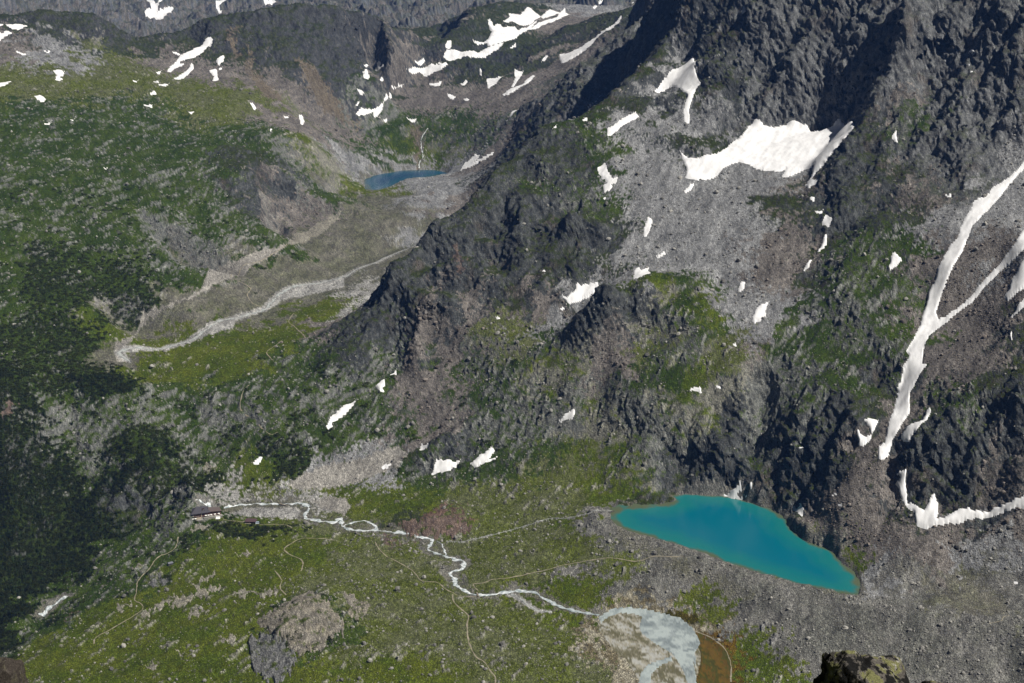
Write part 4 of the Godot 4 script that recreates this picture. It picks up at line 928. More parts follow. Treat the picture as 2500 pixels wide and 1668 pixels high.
# ---------------------------------------------------------------- the surface itself
func _displace() -> void:
	_blur_damp()
	var n := NC * NI
	pos.resize(n)
	cls.resize(n)
	region.resize(n)
	var swell := _noise(11, 120.0, 5)
	var crag := _noise(23, 85.0, 6, true, 0.55)
	var chip := _noise(29, 30.0, 5, true, 0.62)
	var crack := _noise(31, 26.0, 3, true, 0.5)
	var lump := _noise(37, 11.0, 4, false, 0.6)
	var strata := _noise(41, 1.0, 4, true, 0.5)
	var soft_edge := PackedByteArray()
	for k in CODES.length():
		soft_edge.append(0 if CODES[k] in "myzpql" else 1)
	var ledge := _noise(103, 1.0, 3, false, 0.5)
	var bare_share := {"k": 0.21, "g": 0.06, "t": 0.05, "f": 0.12, "n": 0.10}
	var outcrop := PackedFloat32Array()
	for k in CODES.length():
		outcrop.append(bare_share.get(CODES[k], 0.0))
	bared.resize(n)
	var warp := _noise(53, 70.0, 4, false, 0.6)
	var fray := _noise(59, 9.0, 3, false, 0.6)
	var h := PackedFloat32Array()
	var hd := PackedFloat32Array()
	h.resize(NR)
	hd.resize(NR)
	var am: Array[PackedFloat32Array] = []
	for k in 4:
		var a := PackedFloat32Array()
		a.resize(NR)
		am.append(a)
	for j in NC:
		var t := colth[j]
		var st := sin(t)
		var ct := cos(t)
		var tf := (t - TH0) / DTH
		var jb := clampi(int(tf), 1, NT - 3)
		var f := tf - jb
		var w0 := pow(1.0 - f, 3) / 6.0
		var w1 := (3.0 * f * f * f - 6.0 * f * f + 4.0) / 6.0
		var w3 := f * f * f / 6.0
		var w2 := 1.0 - w0 - w1 - w3
		var v0 := -0.5 * (1.0 - f) * (1.0 - f)
		var v1 := 1.5 * f * f - 2.0 * f
		var v3 := 0.5 * f * f
		var v2 := -v0 - v1 - v3
		for i in NR:
			var at := i * NT + jb
			var a := grid[at - 1]
			var b := grid[at]
			var c := grid[at + 1]
			var d := grid[at + 2]
			h[i] = w0 * a + w1 * b + w2 * c + w3 * d
			hd[i] = (v0 * a + v1 * b + v2 * c + v3 * d) / DTH
		for k in 4:
			var src := relief[k]
			var dst := am[k]
			for i in NR:
				dst[i] = lerpf(src[i * NT + jb], src[i * NT + jb + 1], f)
			am[k] = dst
		var a0 := am[0]
		var a1 := am[1]
		var a2 := am[2]
		var a3 := am[3]
		for q in NI:
			var at := j * NI + q
			var rp := rowpos[at]
			var ib := clampi(int(rp), 1, NR - 3)
			var g := rp - ib
			var u0 := (1.0 - g) * (1.0 - g) * (1.0 - g) / 6.0
			var u1 := (3.0 * g * g * g - 6.0 * g * g + 4.0) / 6.0
			var u3 := g * g * g / 6.0
			var u2 := 1.0 - u0 - u1 - u3
			var y := u0 * h[ib - 1] + u1 * h[ib] + u2 * h[ib + 1] + u3 * h[ib + 2]
			var r := rad[at]
			var x := st * r
			var z := -ct * r
			var sr := (h[ib + 1] - h[ib]) / (DLR * r)
			var sth := hd[ib] / r
			var nx := -(sr * st + sth * ct)
			var nz := -(-sr * ct + sth * st)
			var up := 1.0 / sqrt(1.0 + nx * nx + nz * nz)
			var wob := warp.get_noise_2d(x, z)
			var fr := fray.get_noise_3d(x, y, z)
			var push := 0.0
			var d := damp[at]
			var e := a0[ib]
			if e > 0.03:
				push += e * swell.get_noise_3d(x, y, z) * 1.6
			e = a1[ib]
			if e > 0.05:
				var split := crack.get_noise_3d(x * 1.15 + y * 0.45 + wob * 6.0, y * 0.4, z * 0.7)
				push -= minf(e, 12.0) * 0.16 * smoothstep(0.45, 0.85, split)
				var along := 0.93 * x + 0.37 * z
				var across := 0.93 * z - 0.37 * x
				push += e * (0.06 * crag.get_noise_3d(along + wob * 20.0 + y * 0.35, y * 0.30, across * 0.6) + 0.07 * chip.get_noise_3d(along * 0.9 + y * 0.6, y * 0.45 + wob * 9.0, across * 0.7) - 0.05)
				push += e * (0.17 * _angular(along * 0.085 + fr * 0.4, (across * 0.6 + y * 0.45) * 0.085, 71) + 0.11 * _angular((along * 0.8 + y * 0.4) * 0.2, (across * 0.6 - y * 0.3) * 0.2 + fr * 0.3, 72))
			e = a3[ib]
			if e > 0.05:
				push += e * (strata.get_noise_3d((0.45 * x - 0.89 * z) * 0.011 + wob * 0.25, y * 0.02, (0.89 * x + 0.45 * z) * 0.038 + wob * 0.5) - 0.15)
			if outcrop[grid_class[ib * NT + jb]] > 0.0 and d > 0.5:
				var o := ledge.get_noise_3d((0.45 * x - 0.89 * z) * 0.024 + wob * 0.35, y * 0.03, (0.89 * x + 0.45 * z) * 0.10 + fr * 0.25)
				var b := smoothstep(0.10, 0.20, o * 0.8 + wob * 0.35 + fr * 0.12 + outcrop[grid_class[ib * NT + jb]] - 0.35)
				bared[at] = int(255.0 * b)
				push += b * (0.9 + 1.2 * o)
			push += a2[ib] * lump.get_noise_3d(x, y, z) * 1.3
			push *= d * clampf((r - 40.0) / 900.0, 0.0, 1.0)
			# small wandering of the borders between one kind of ground and the next
			var big := clampf(r / 1500.0, 0.1, 4.0)
			var jj := clampi(int((t + (wob * 34.0 + fr * 26.0) * big / r - TH0) / DTH + 0.5), 0, NT - 1)
			var ii := clampi(int(rp + (fr * 26.0 - wob * 34.0) * big / (DLR * r) + 0.5), 0, NR - 1)
			var paint := painted[at]
			if paint == 0 or soft_edge[paint - 1] == 1:
				paint = painted[clampi(j + int(fr * 8.0 + wob * 7.0), 0, NC - 1) * NI + clampi(q + int(fr * 6.0 - wob * 6.0), 0, NI - 1)]
				if paint > 0 and soft_edge[paint - 1] == 0:
					paint = painted[at]
			cls[at] = paint - 1 if paint > 0 else grid_class[ii * NT + jj]
			region[at] = grid_region[ib * NT + clampi(int(tf + 0.5), 0, NT - 1)]
			push *= up
			pos[at] = Vector3(x + nx * push, y + push, z + nz * push)


func _normals_and_colours() -> void:
	var n := NC * NI
	nor.resize(n)
	col.resize(n)
	var patch := _noise(71, 90.0, 4, false, 0.6)
	var grain := _noise(83, 5.0, 3, false, 0.7)
	var mid := _noise(89, 22.0, 4, false, 0.6)
	var streak := _noise(97, 1.0, 3, false, 0.6)
	var ta: Array[Color] = []
	var tb: Array[Color] = []
	var tr: Array[Color] = []
	var tt := PackedFloat32Array()
	for k in CODES.length():
		var e: Array = tone[CODES[k]]
		ta.append(e[0])
		tb.append(e[1])
		tr.append(e[2])
		tt.append(e[3])
	var loose := PackedFloat32Array()
	for k in CODES.length():
		loose.append({"s": 0.45, "b": 0.45, "u": 0.55, "h": 0.4, "q": 0.3, "p": 0.5}.get(CODES[k], 0.0))
	var wall := CODES.find("w")
	var cliff := CODES.find("c")
	var mud := CODES.find("m")
	for j in NC:
		for i in NI:
			var at := j * NI + i
			var p := pos[at]
			var du := pos[at + 1] - p if i < NI - 1 else p - pos[at - 1]
			if i > 0 and i < NI - 1:
				du = pos[at + 1] - pos[at - 1]
			var dv := pos[at + NI] - p if j < NC - 1 else p - pos[at - NI]
			if j > 0 and j < NC - 1:
				dv = pos[at + NI] - pos[at - NI]
			var nn := dv.cross(du)
			if nn.y < 0.0:
				nn = -nn
			nn = nn.normalized()
			nor[at] = nn
			var c := cls[at]
			var n1 := patch.get_noise_2d(p.x, p.z)
			var n2 := grain.get_noise_3d(p.x, p.y, p.z)
			var n3 := mid.get_noise_3d(p.x, p.y * 0.5, p.z)
			var tone_at := clampf(0.5 + n1 * 1.0 + n3 * 0.9 + n2 * 0.5, 0.0, 1.0)
			if c == mud:
				tone_at = clampf(0.45 + 1.6 * streak.get_noise_2d((p.x * 0.9 - p.z * 0.35) * 0.07 + n3 * 0.8, (p.x * 0.35 + p.z * 0.9) * 0.016), 0.0, 1.0)
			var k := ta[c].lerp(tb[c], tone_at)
			var bare := tt[c]
			var rock := smoothstep(bare + 0.10, bare - 0.10, nn.y + n2 * 0.16 + n1 * 0.14 + n3 * 0.10)
			if rock > 0.0:
				var rc := tr[c]
				if c == wall or c == cliff:
					rc = rc * (1.0 + 0.7 * streak.get_noise_3d(p.x * 0.09, p.y * 0.02, p.z * 0.09))
					rc = rc.lerp(Color(0.115, 0.090, 0.068), clampf(n1 * 1.3 - 0.35, 0.0, 0.45))
				k = k.lerp(rc, rock)
			if bared[at] > 0 and painted[at] == 0:
				k = k.lerp(tr[c] * (1.1 + n3 * 0.5), bared[at] / 255.0 * clampf(0.8 + n2, 0.0, 1.0))
			if loose[c] > 0.0:
				k = k * (1.0 + loose[c] * streak.get_noise_2d((p.x * 0.95 + p.z * 0.3) * 0.07 + n3 * 0.6, (p.z * 0.95 - p.x * 0.3) * 0.012))
			var v := 2.05 * (1.0 + n2 * 0.6 + n3 * 0.35)
			k = k * v
			k.a = 1.0
			col[at] = k


func _tag(o: Node3D, label: String, category := "", group := "", kind := "") -> void:
	if label:
		o.set_meta("label", label)
	if category:
		o.set_meta("category", category)
	if group:
		o.set_meta("group", group)
	if kind:
		o.set_meta("kind", kind)


func _named(called: String) -> String:
	var n: int = taken.get(called, 0)
	taken[called] = n + 1
	return called if n == 0 else "%s_%03d" % [called, n]


func _mesh(verts: PackedVector3Array, normals: PackedVector3Array, colours: PackedColorArray, index: PackedInt32Array) -> ArrayMesh:
	var a := []
	a.resize(Mesh.ARRAY_MAX)
	a[Mesh.ARRAY_VERTEX] = verts
	if normals.size():
		a[Mesh.ARRAY_NORMAL] = normals
	if colours.size():
		a[Mesh.ARRAY_COLOR] = colours
	a[Mesh.ARRAY_INDEX] = index
	var m := ArrayMesh.new()
	m.add_surface_from_arrays(Mesh.PRIMITIVE_TRIANGLES, a)
	return m


func _put(called: String, m: Mesh, material: Material, parent: Node = self) -> MeshInstance3D:
	var o := MeshInstance3D.new()
	o.name = _named(called) if parent == self else called
	o.mesh = m
	o.material_override = material
	parent.add_child(o, true)
	return o


func _plain(colour: Color, rough := 0.9, tinted := false) -> StandardMaterial3D:
	var m := StandardMaterial3D.new()
	m.albedo_color = colour.linear_to_srgb() if not tinted else Color.WHITE
	m.roughness = rough
	m.vertex_color_use_as_albedo = tinted
	m.metallic_specular = 0.3
	return m


# a matt material whose fine grain (pebbles, cracks, tufts) comes from a seamless texture laid from three sides
func _grainy(bright: float, metres: float, bump: float) -> StandardMaterial3D:
	var cells := FastNoiseLite.new()
	cells.seed = 301
	cells.noise_type = FastNoiseLite.TYPE_CELLULAR
	cells.frequency = 1.0 / 17.0
	cells.cellular_return_type = FastNoiseLite.RETURN_DISTANCE2_SUB
	cells.fractal_type = FastNoiseLite.FRACTAL_NONE
	var tone_cells := FastNoiseLite.new()
	tone_cells.seed = 301
	tone_cells.noise_type = FastNoiseLite.TYPE_CELLULAR
	tone_cells.frequency = 1.0 / 17.0
	tone_cells.cellular_return_type = FastNoiseLite.RETURN_CELL_VALUE
	tone_cells.fractal_type = FastNoiseLite.FRACTAL_NONE
	var soft := _noise(307, 40.0, 6, false, 0.7)
	var size := 1024
	var a := cells.get_seamless_image(size, size, false, false, 0.08)
	var b := tone_cells.get_seamless_image(size, size, false, false, 0.08)
	var c := soft.get_seamless_image(size, size, false, false, 0.1)
	var da := a.get_data()
	var db := b.get_data()
	var dc := c.get_data()
	var pixels := PackedByteArray()
	pixels.resize(size * size)
	var high := PackedByteArray()
	high.resize(size * size)
	for k in size * size:
		var gap := smoothstep(0.0, 90.0, float(da[k]))
		var v := (0.42 + 0.58 * gap) * (0.60 + 0.40 * db[k] / 255.0) * (0.55 + 0.9 * dc[k] / 255.0)
		pixels[k] = int(255.0 * pow(clampf(v * 0.82, 0.0, 1.0), 1.0 / 2.2))
		high[k] = int(clampf(gap * 120.0 + db[k] * 0.25 + dc[k] * 0.28, 0.0, 255.0))
	var m := _plain(Color.WHITE, 0.95, true)
	m.albedo_texture = ImageTexture.create_from_image(Image.create_from_data(size, size, false, Image.FORMAT_L8, pixels))
	var relief_image := Image.create_from_data(size, size, false, Image.FORMAT_L8, high)
	relief_image.convert(Image.FORMAT_RGBA8)
	relief_image.bump_map_to_normal_map(bump * 6.0)
	m.normal_enabled = true
	m.normal_texture = ImageTexture.create_from_image(relief_image)
	m.normal_scale = 1.0
	m.uv1_triplanar = true
	m.uv1_world_triplanar = true
	m.uv1_scale = Vector3.ONE / metres
	return m


func _emit_land() -> void:
	ground_material = _grainy(1.35, 135.0, 1.2)
	ground_material.metallic_specular = 0.15
	var lists: Array[PackedInt32Array] = []
	for k in region_names.size():
		lists.append(PackedInt32Array())
	var same := {}
	var target := PackedInt32Array()
	for k in region_names.size():
		if not same.has(region_names[k]):
			same[region_names[k]] = k
		target.append(same[region_names[k]])
	for k in region_names.size():
		if target[k] != k:
			continue
		var index := PackedInt32Array()
		var remap := PackedInt32Array()
		remap.resize(NC * NI)
		remap.fill(-1)
		var verts := PackedVector3Array()
		var normals := PackedVector3Array()
		var colours := PackedColorArray()
		for j in NC - 1:
			for i in NI - 1:
				var at := j * NI + i
				if target[region[at]] != k:
					continue
				for c in [at, at + 1, at + NI, at + NI + 1]:
					if remap[c] < 0:
						remap[c] = verts.size()
						verts.append(pos[c])
						normals.append(nor[c])
						colours.append(col[c])
				index.append(remap[at])
				index.append(remap[at + 1])
				index.append(remap[at + NI])
				index.append(remap[at + NI])
				index.append(remap[at + 1])
				index.append(remap[at + NI + 1])
		if index.size() == 0:
			continue
		var land: Array = LAND[region_names[k]]
		var o := _put(land[0], _mesh(verts, normals, colours, index), ground_material)
		_tag(o, land[1], "", "", "structure")


# height of the finished ground at a place
func _surface(x: float, z: float) -> float:
	var r := sqrt(x * x + z * z)
	var jc := _column(atan2(x, -z))
	var j := int(jc)
	var y := 0.0
	for s in 2:
		var jj := j + s
		var i := clampi(_row(jj, r), 1, NI - 1)
		var r0 := rad[jj * NI + i - 1]
		var r1 := rad[jj * NI + i]
		var f := clampf((r - r0) / maxf(r1 - r0, 0.001), 0.0, 1.0)
		y += lerpf(pos[jj * NI + i - 1].y, pos[jj * NI + i].y, f) * ((1.0 - jc + j) if s == 0 else jc - j)
	return y


# a sheet laid over part of the ground: thick in its middle, sinking into the ground at its edge
func _sheet(spans: PackedInt32Array, thick: float, paint: Callable, rough := 0.0, broken: FastNoiseLite = null, steepest := -1.0) -> ArrayMesh:
	if spans.size() == 0:
		return null
	var inside := {}
	for k in range(0, spans.size(), 3):
		for i in range(spans[k + 1], mini(spans[k + 2], NI - 1)):
			if nor[spans[k] * NI + i].y > steepest:
				inside[spans[k] * NI + i] = true
	if inside.is_empty():
		return null
	var id := {}
	var verts := PackedVector3Array()
	var index := PackedInt32Array()
	var colours := PackedColorArray()
	var cells := {}
	for at in inside:
		for o in [0, -1, -NI, -NI - 1]:
			cells[at + o] = true
	for cell in cells:
		var j: int = cell / NI
		if j >= NC - 1:
			continue
		for c in [cell, cell + 1, cell + NI, cell + NI + 1]:
			if not id.has(c):
				id[c] = verts.size()
				var p := pos[c]
				if inside.has(c):
					var full := 0
					for o in [1, -1, NI, -NI, 2, -2, 3 * NI, -3 * NI, 5, -5, 6 * NI, -6 * NI]:
						full += 1 if inside.has(c + o) else 0
					p.y += 0.12 + thick * full / 12.0
					if broken:
						p.y += rough * minf(1.0, full / 6.0) * broken.get_noise_3d((0.45 * p.x - 0.89 * p.z) * 0.45, p.y * 0.5, 0.89 * p.x + 0.45 * p.z)
				else:
					p.y -= 0.35
				verts.append(p)
				colours.append((paint as Callable).call(p, c))
		for c in [cell, cell + 1, cell + NI, cell + NI, cell + 1, cell + NI + 1]:
			index.append(id[c])
	var normals := PackedVector3Array()
	normals.resize(verts.size())
	for t in range(0, index.size(), 3):
		var n := (verts[index[t + 2]] - verts[index[t]]).cross(verts[index[t + 1]] - verts[index[t]])
		for q in 3:
			normals[index[t + q]] += n
	for k in normals.size():
		normals[k] = normals[k].normalized() if normals[k].y > 0.0 else -normals[k].normalized()
	return _mesh(verts, normals, colours, index)


func _emit_lakes() -> void:
	var water := _plain(Color.WHITE, 0.12, true)
	var waves := NoiseTexture2D.new()
	waves.noise = _noise(133, 60.0, 4)
	waves.width = 512
	waves.height = 512
	waves.seamless = true
	waves.as_normal_map = true
	waves.bump_strength = 3.0
	water.normal_enabled = true
	water.normal_texture = waves
	water.normal_scale = 0.25
	water.uv1_triplanar = true
	water.uv1_world_triplanar = true
	water.uv1_scale = Vector3.ONE / 30.0
	water.metallic_specular = 0.42
	var ripple := _noise(131, 40.0, 4)
	for l in lakes.size():
		var points: PackedVector2Array = lakes[l].points
		var level: float = lakes[l].level
		var id := {}
		var verts := PackedVector3Array()
		var normals := PackedVector3Array()
		var index := PackedInt32Array()
		var colours := PackedColorArray()
		for j in NC - 1:
			for i in NI - 1:
				var at := j * NI + i
				if wet[at] != l + 1:
					continue
				for c in [at, at + 1, at + NI, at + NI + 1]:
					if not id.has(c):
						id[c] = verts.size()
						var t := colth[c / NI]
						var p := Vector2(sin(t), -cos(t)) * rad[c]
						verts.append(Vector3(p.x, level, p.y))
						normals.append(Vector3.UP)
						var edge := 1000.0
						for k in points.size():
							edge = minf(edge, p.distance_to(Geometry2D.get_closest_point_to_segment(p, points[k], points[(k + 1) % points.size()])))
						if not Geometry2D.is_point_in_polygon(p, points):
							edge = 0.0
						edge += ripple.get_noise_2d(p.x, p.y) * 5.0
						var deep := Color(0.002, 0.118, 0.172) if l == 0 else Color(0.001, 0.046, 0.125)
						var shoal := Color(0.010, 0.150, 0.150) if l == 0 else Color(0.002, 0.066, 0.125)
						var rim := Color(0.085, 0.105, 0.055) if l == 0 else Color(0.03, 0.07, 0.07)
						var c0 := shoal.lerp(deep, smoothstep(6.0, 42.0, edge))
						colours.append(rim.lerp(c0, smoothstep(0.0, 6.0 if l == 0 else 8.0, edge)))
				for c in [at, at + 1, at + NI, at + NI, at + 1, at + NI + 1]:
					index.append(id[c])
		var o := _put("lake", _mesh(verts, normals, colours, index), water)
		_tag(o, lakes[l].label, "", "", "structure")


func _emit_snow() -> void:
	var white := _plain(Color.WHITE, 0.6, true)
	var dirt := _noise(151, 16.0, 4, false, 0.6)
	var line := _noise(157, 1.0, 3)
	var dunes := _noise(159, 26.0, 4, false, 0.55)
	var paint := func(p: Vector3, _c: int) -> Color:
		var d := dirt.get_noise_2d(p.x, p.z) * 0.06 + line.get_noise_2d((p.x * 0.8 + p.z * 0.5) * 0.12, (p.z * 0.8 - p.x * 0.5) * 0.02) * 0.07
		var v := clampf(0.81 + d * 2.0, 0.42, 0.90)
		return Color(v, v * 0.995, v * 0.985)
	for s in snows:
		var m := _sheet(s.spans, 1.3, paint, 0.8, dunes, -1.0 if s.category != "snow patch" and s.category != "snowfield" else 0.40)
		if m == null:
			continue
		var o := _put(String(s.category).replace(" ", "_"), m, white)
		_tag(o, s.label, s.category, s.group, "thing")


func _emit_slabs() -> void:
	var crack := _noise(163, 1.0, 4, true, 0.6)
	var grain := _noise(167, 4.0, 4, false, 0.65)
	var chips := _noise(169, 13.0, 5, true, 0.55)
	for s in slabs:
		var e: Array = tone[s.code]
		var paint := func(p: Vector3, _c: int) -> Color:
			var g := grain.get_noise_3d(p.x, p.y, p.z)
			var line := crack.get_noise_2d((0.5 * p.x - 0.86 * p.z) * 0.025, (0.86 * p.x + 0.5 * p.z) * 0.10)
			var c: Color = (e[0] as Color).lerp(e[1], clampf(0.5 + g, 0.0, 1.0))
			c = c.lerp(c * Color(1.12, 1.10, 1.04), clampf(chips.get_noise_2d(p.x * 0.3, p.z * 0.3) * 2.0, 0.0, 1.0)) if s.height > 1.5 else c
			c = c * (1.0 + 0.5 * chips.get_noise_3d(p.x * 0.5, p.y * 0.5, p.z * 0.5))
			if s.code == "c" or s.code == "k":
				c = Color(0.135, 0.135, 0.130)
			c = c * 1.95 * (1.0 + g * 0.55 - 0.35 * smoothstep(0.45, 0.8, line))
			c = c.lerp(Color(0.11, 0.14, 0.03) * (1.0 + g * 0.6), smoothstep(0.18, 0.42, grain.get_noise_3d(p.x * 0.22, p.y * 0.22, p.z * 0.22) + g * 0.25))
			c.a = 1.0
			return c
		var m := _sheet(s.spans, minf(s.height, 1.6) * 0.4, paint, 3.2 if s.code == "c" else 1.5 if s.height > 1.9 else 0.7, chips)
		if m == null:
			continue
		var o := _put("rock_slab", m, ground_material)
		_tag(o, s.label, "rock slab", "", "thing")


func _resampled(points: PackedVector2Array, step: float) -> PackedVector2Array:
	var curve := Curve2D.new()
	for k in points.size():
		var a := points[maxi(k - 1, 0)]
		var b := points[mini(k + 1, points.size() - 1)]
		var tangent := (b - a) / 6.0
		var reach := minf(points[k].distance_to(a) if k > 0 else 999.0, points[k].distance_to(b) if k < points.size() - 1 else 999.0) / 2.5
		tangent = tangent.limit_length(reach)
		curve.add_point(points[k], -tangent, tangent)
	var out := PackedVector2Array()
	var length := curve.get_baked_length()
	for k in int(length / step) + 1:
		out.append(curve.sample_baked(minf(k * step, length)))
	return out


func _ribbon(points: PackedVector2Array, width: float, lift: float, rough: float, paint: Callable) -> ArrayMesh:
	var path := _resampled(points, 2.0)
	var wander := _noise(173, 14.0, 3)
	var verts := PackedVector3Array()
	var colours := PackedColorArray()
	var index := PackedInt32Array()
	for k in path.size():
		var d := (path[mini(k + 1, path.size() - 1)] - path[maxi(k - 1, 0)]).normalized()
		var side := Vector2(-d.y, d.x)
		var w := width * (1.0 + rough * 1.6 * wander.get_noise_2d(path[k].x, path[k].y))
		var mid := path[k] + side * rough * width * 0.8 * wander.get_noise_2d(path[k].y + 300.0, path[k].x)
		for q in 5:
			var s := (q - 2) / 2.0
			var p := mid + side * s * w * (0.5 + 0.12 * rough * (_hash(k * 5 + q) - 0.5))
			var y := _surface(p.x, p.y) + lift - absf(s) * lift * 0.7 + rough * 0.25 * (_hash(k * 7 + q * 3) - 0.5)
			verts.append(Vector3(p.x, y, p.y))
			colours.append((paint as Callable).call(verts[-1], absf(s)))
		if k > 0 and path[k].distance_to(path[k - 1]) < 12.0:
			for q in 4:
				var a := (k - 1) * 5 + q
				for c in [a, a + 5, a + 1, a + 5, a + 6, a + 1]:
					index.append(c)
	var normals := PackedVector3Array()
	normals.resize(verts.size())
	for t in range(0, index.size(), 3):
		var n := (verts[index[t + 2]] - verts[index[t]]).cross(verts[index[t + 1]] - verts[index[t]])
		for q in 3:
			normals[index[t + q]] += n
	for k in normals.size():
		normals[k] = normals[k].normalized() if normals[k].length() > 0.0 else Vector3.UP
	return _mesh(verts, normals, colours, index)


func _emit_rivers() -> void:
	var foam := _noise(181, 3.5, 3, false, 0.7)
	var material := _plain(Color.WHITE, 0.35, true)
	for r in rivers:
		var calm: bool = r.kind == "t"
		var paint := func(p: Vector3, s: float) -> Color:
			var f := clampf(0.55 + foam.get_noise_2d(p.x, p.z) * 1.5 - s * 0.3, 0.0, 1.0)
			if calm:
				return Color(0.22, 0.24, 0.23).lerp(Color(0.42, 0.43, 0.41), f)
			var still := smoothstep(30.0, 150.0, p.x + 70.0) * smoothstep(-1420.0, -1390.0, p.z)
			f *= 1.0 - 0.55 * still
			return Color(0.22, 0.27, 0.275).lerp(Color(0.80, 0.82, 0.82), f)
		var m := _ribbon(r.points, r.width * 0.85, 0.45, 0.75, paint)
		var o := _put("river" if r.width > 3.9 else "stream", m, material)
		_tag(o, r.label, "", "", "structure")
	# the milky pool that the stream leaves
	var milk := _plain(Color(0.30, 0.33, 0.29), 0.22)
	milk.vertex_color_use_as_albedo = true
	milk.albedo_color = Color.WHITE
	var swirl := _noise(191, 1.0, 4, false, 0.6)
	var fine := _noise(193, 9.0, 4, false, 0.6)
	var pale := func(p: Vector3, _s: int) -> Color:
		var f := clampf(0.40 + 1.1 * swirl.get_noise_2d((p.x * 0.97 + p.z * 0.22) * 0.045 + fine.get_noise_2d(p.x * 0.4, p.z * 0.4) * 0.6, (p.z * 0.97 - p.x * 0.22) * 0.016), 0.0, 1.0)
		return Color(0.36, 0.405, 0.395).lerp(Color(0.17, 0.20, 0.205), f)
	var pools := [["milky grey pool where the white stream begins", [86, -1316, 87, -1302, 95, -1314, 105, -1322, 119, -1322, 128, -1314, 124, -1296, 125, -1281, 134, -1264, 142, -1253, 150, -1242, 155, -1225, 158, -1207, 159, -1181, 167, -1181, 169, -1207, 169, -1228, 173, -1244, 180, -1261, 179, -1278, 175, -1296, 167, -1311, 149, -1322, 135, -1328, 121, -1332, 106, -1332, 94, -1326]],
		["pale braided channel across the mud flat", [150, -1241, 138, -1231, 125, -1223, 118, -1207, 113, -1181, 125, -1181, 128, -1204, 138, -1220, 150, -1228]],
		["milky channel along the right side of the mud flat", [162, -1264, 164, -1250, 168, -1233, 170, -1215, 173, -1233, 171, -1256]]]
	var silt := _plain(Color.WHITE, 0.8, true)
	var flats := [["tan and grey mud flat round the milky pool", PackedInt32Array(), "m"], ["rust brown marsh beside the milky pool", PackedInt32Array(), "y"]]
	for q in flats:
		var code := CODES.find(q[2])
		var spans := PackedInt32Array()
		for j in NC:
			var start := -1
			for i in NI:
				var on := painted[j * NI + i] == code + 1
				if on and start < 0:
					start = i
				elif not on and start >= 0:
					spans.append_array(PackedInt32Array([j, start, i]))
					start = -1
		var tint := func(p: Vector3, _s: int) -> Color:
			var f := fine.get_noise_2d(p.x, p.z)
			var e := swirl.get_noise_2d((p.x * 0.95 - p.z * 0.3) * 0.075 + f * 0.5, (p.x * 0.3 + p.z * 0.95) * 0.022 + f * 0.2)
			if code == CODES.find("m"):
				var c := Color(0.255, 0.24, 0.185).lerp(Color(0.105, 0.098, 0.056), smoothstep(-0.12, 0.30, e))
				return c.lerp(Color(0.33, 0.33, 0.30), smoothstep(0.12, 0.34, -e)) * (1.0 + f * 0.25)
			return Color(0.100, 0.060, 0.009).lerp(Color(0.050, 0.050, 0.008), smoothstep(-0.2, 0.3, e)) * (1.0 + f * 0.4)
		var m := _sheet(spans, 0.03, tint)
		if m:
			var o := _put("mud_flat" if code == CODES.find("m") else "marsh", m, silt)
			_tag(o, q[0], "", "", "structure")
	for q in pools:
		var m := _sheet(_spans(_points(q[1]), 1.0), 0.14, pale)
		if m:
			var o := _put("pool", m, milk)
			_tag(o, q[0], "", "", "structure")


func _emit_paths() -> void:
	var dirt := _noise(197, 6.0, 3)
	var material := _plain(Color.WHITE, 0.95, true)
	var paint := func(p: Vector3, s: float) -> Color:
		var v := 1.0 + dirt.get_noise_2d(p.x, p.z) * 0.3 - s * 0.25
		return Color(0.27 * v, 0.24 * v, 0.175 * v)
	for p in paths:
		var o := _put("path", _ribbon(p.points, 1.25, 0.25, 0.5, paint), material)
		_tag(o, p.label, "", "", "structure")


# ---------------------------------------------------------------- loose stones, scrub and trees
func _stone(seed_value: int, rings: int, sides: int, squash: float, rough := 0.35) -> ArrayMesh:
	var n := _noise(seed_value, 0.9, 3)
	var st := SurfaceTool.new()
	st.begin(Mesh.PRIMITIVE_TRIANGLES)
	var p := []
	for a in rings + 1:
		var row := []
		for b in sides:
			var v := Vector3.UP.rotated(Vector3.RIGHT, PI * a / rings).rotated(Vector3.UP, TAU * b / sides)
			var k := 1.0 + rough * n.get_noise_3d(v.x * 1.3, v.y * 1.3, v.z * 1.3) * 2.0
			# a few flat cuts make it angular
			for q in 5:
				var d := Vector3(_hash(seed_value * 9 + q) - 0.5, _hash(seed_value * 7 + q) - 0.35, _hash(seed_value * 5 + q) - 0.5).normalized()
				k = minf(k, 0.72 / maxf(v.dot(d), 0.05))
			row.append(Vector3(v.x * k, v.y * k * squash, v.z * k))
		p.append(row)
	for a in rings:
		for b in sides:
			var e := (b + 1) % sides
			for q in [p[a][b], p[a][e], p[a + 1][b], p[a + 1][b], p[a][e], p[a + 1][e]]:
				st.set_smooth_group(-1)
				st.add_vertex(q)
	st.generate_normals()
	return st.commit()


func _tuft(seed_value: int, count: int, wide: float, tall: float, leaf: float) -> ArrayMesh:
	var r := RandomNumberGenerator.new()
	r.seed = seed_value
	var verts := PackedVector3Array()
	var normals := PackedVector3Array()
	var colours := PackedColorArray()
	var index := PackedInt32Array()
	for k in count:
		var v := Vector3(r.randfn(), absf(r.randfn()), r.randfn()).normalized()
		var c := Vector3(v.x * wide, v.y * tall, v.z * wide) * r.randf_range(0.55, 1.0)
		var shade := r.randf_range(0.65, 1.3)
		for q in 3:
			index.append(verts.size())
			verts.append(c + Vector3(r.randfn(), r.randfn() * 0.8, r.randfn()) * leaf)
			normals.append((v + Vector3(0, 0.5, 0)).normalized())
			colours.append(Color(0.042 * shade, 0.052 * shade, 0.011 * shade))
	return _mesh(verts, normals, colours, index)


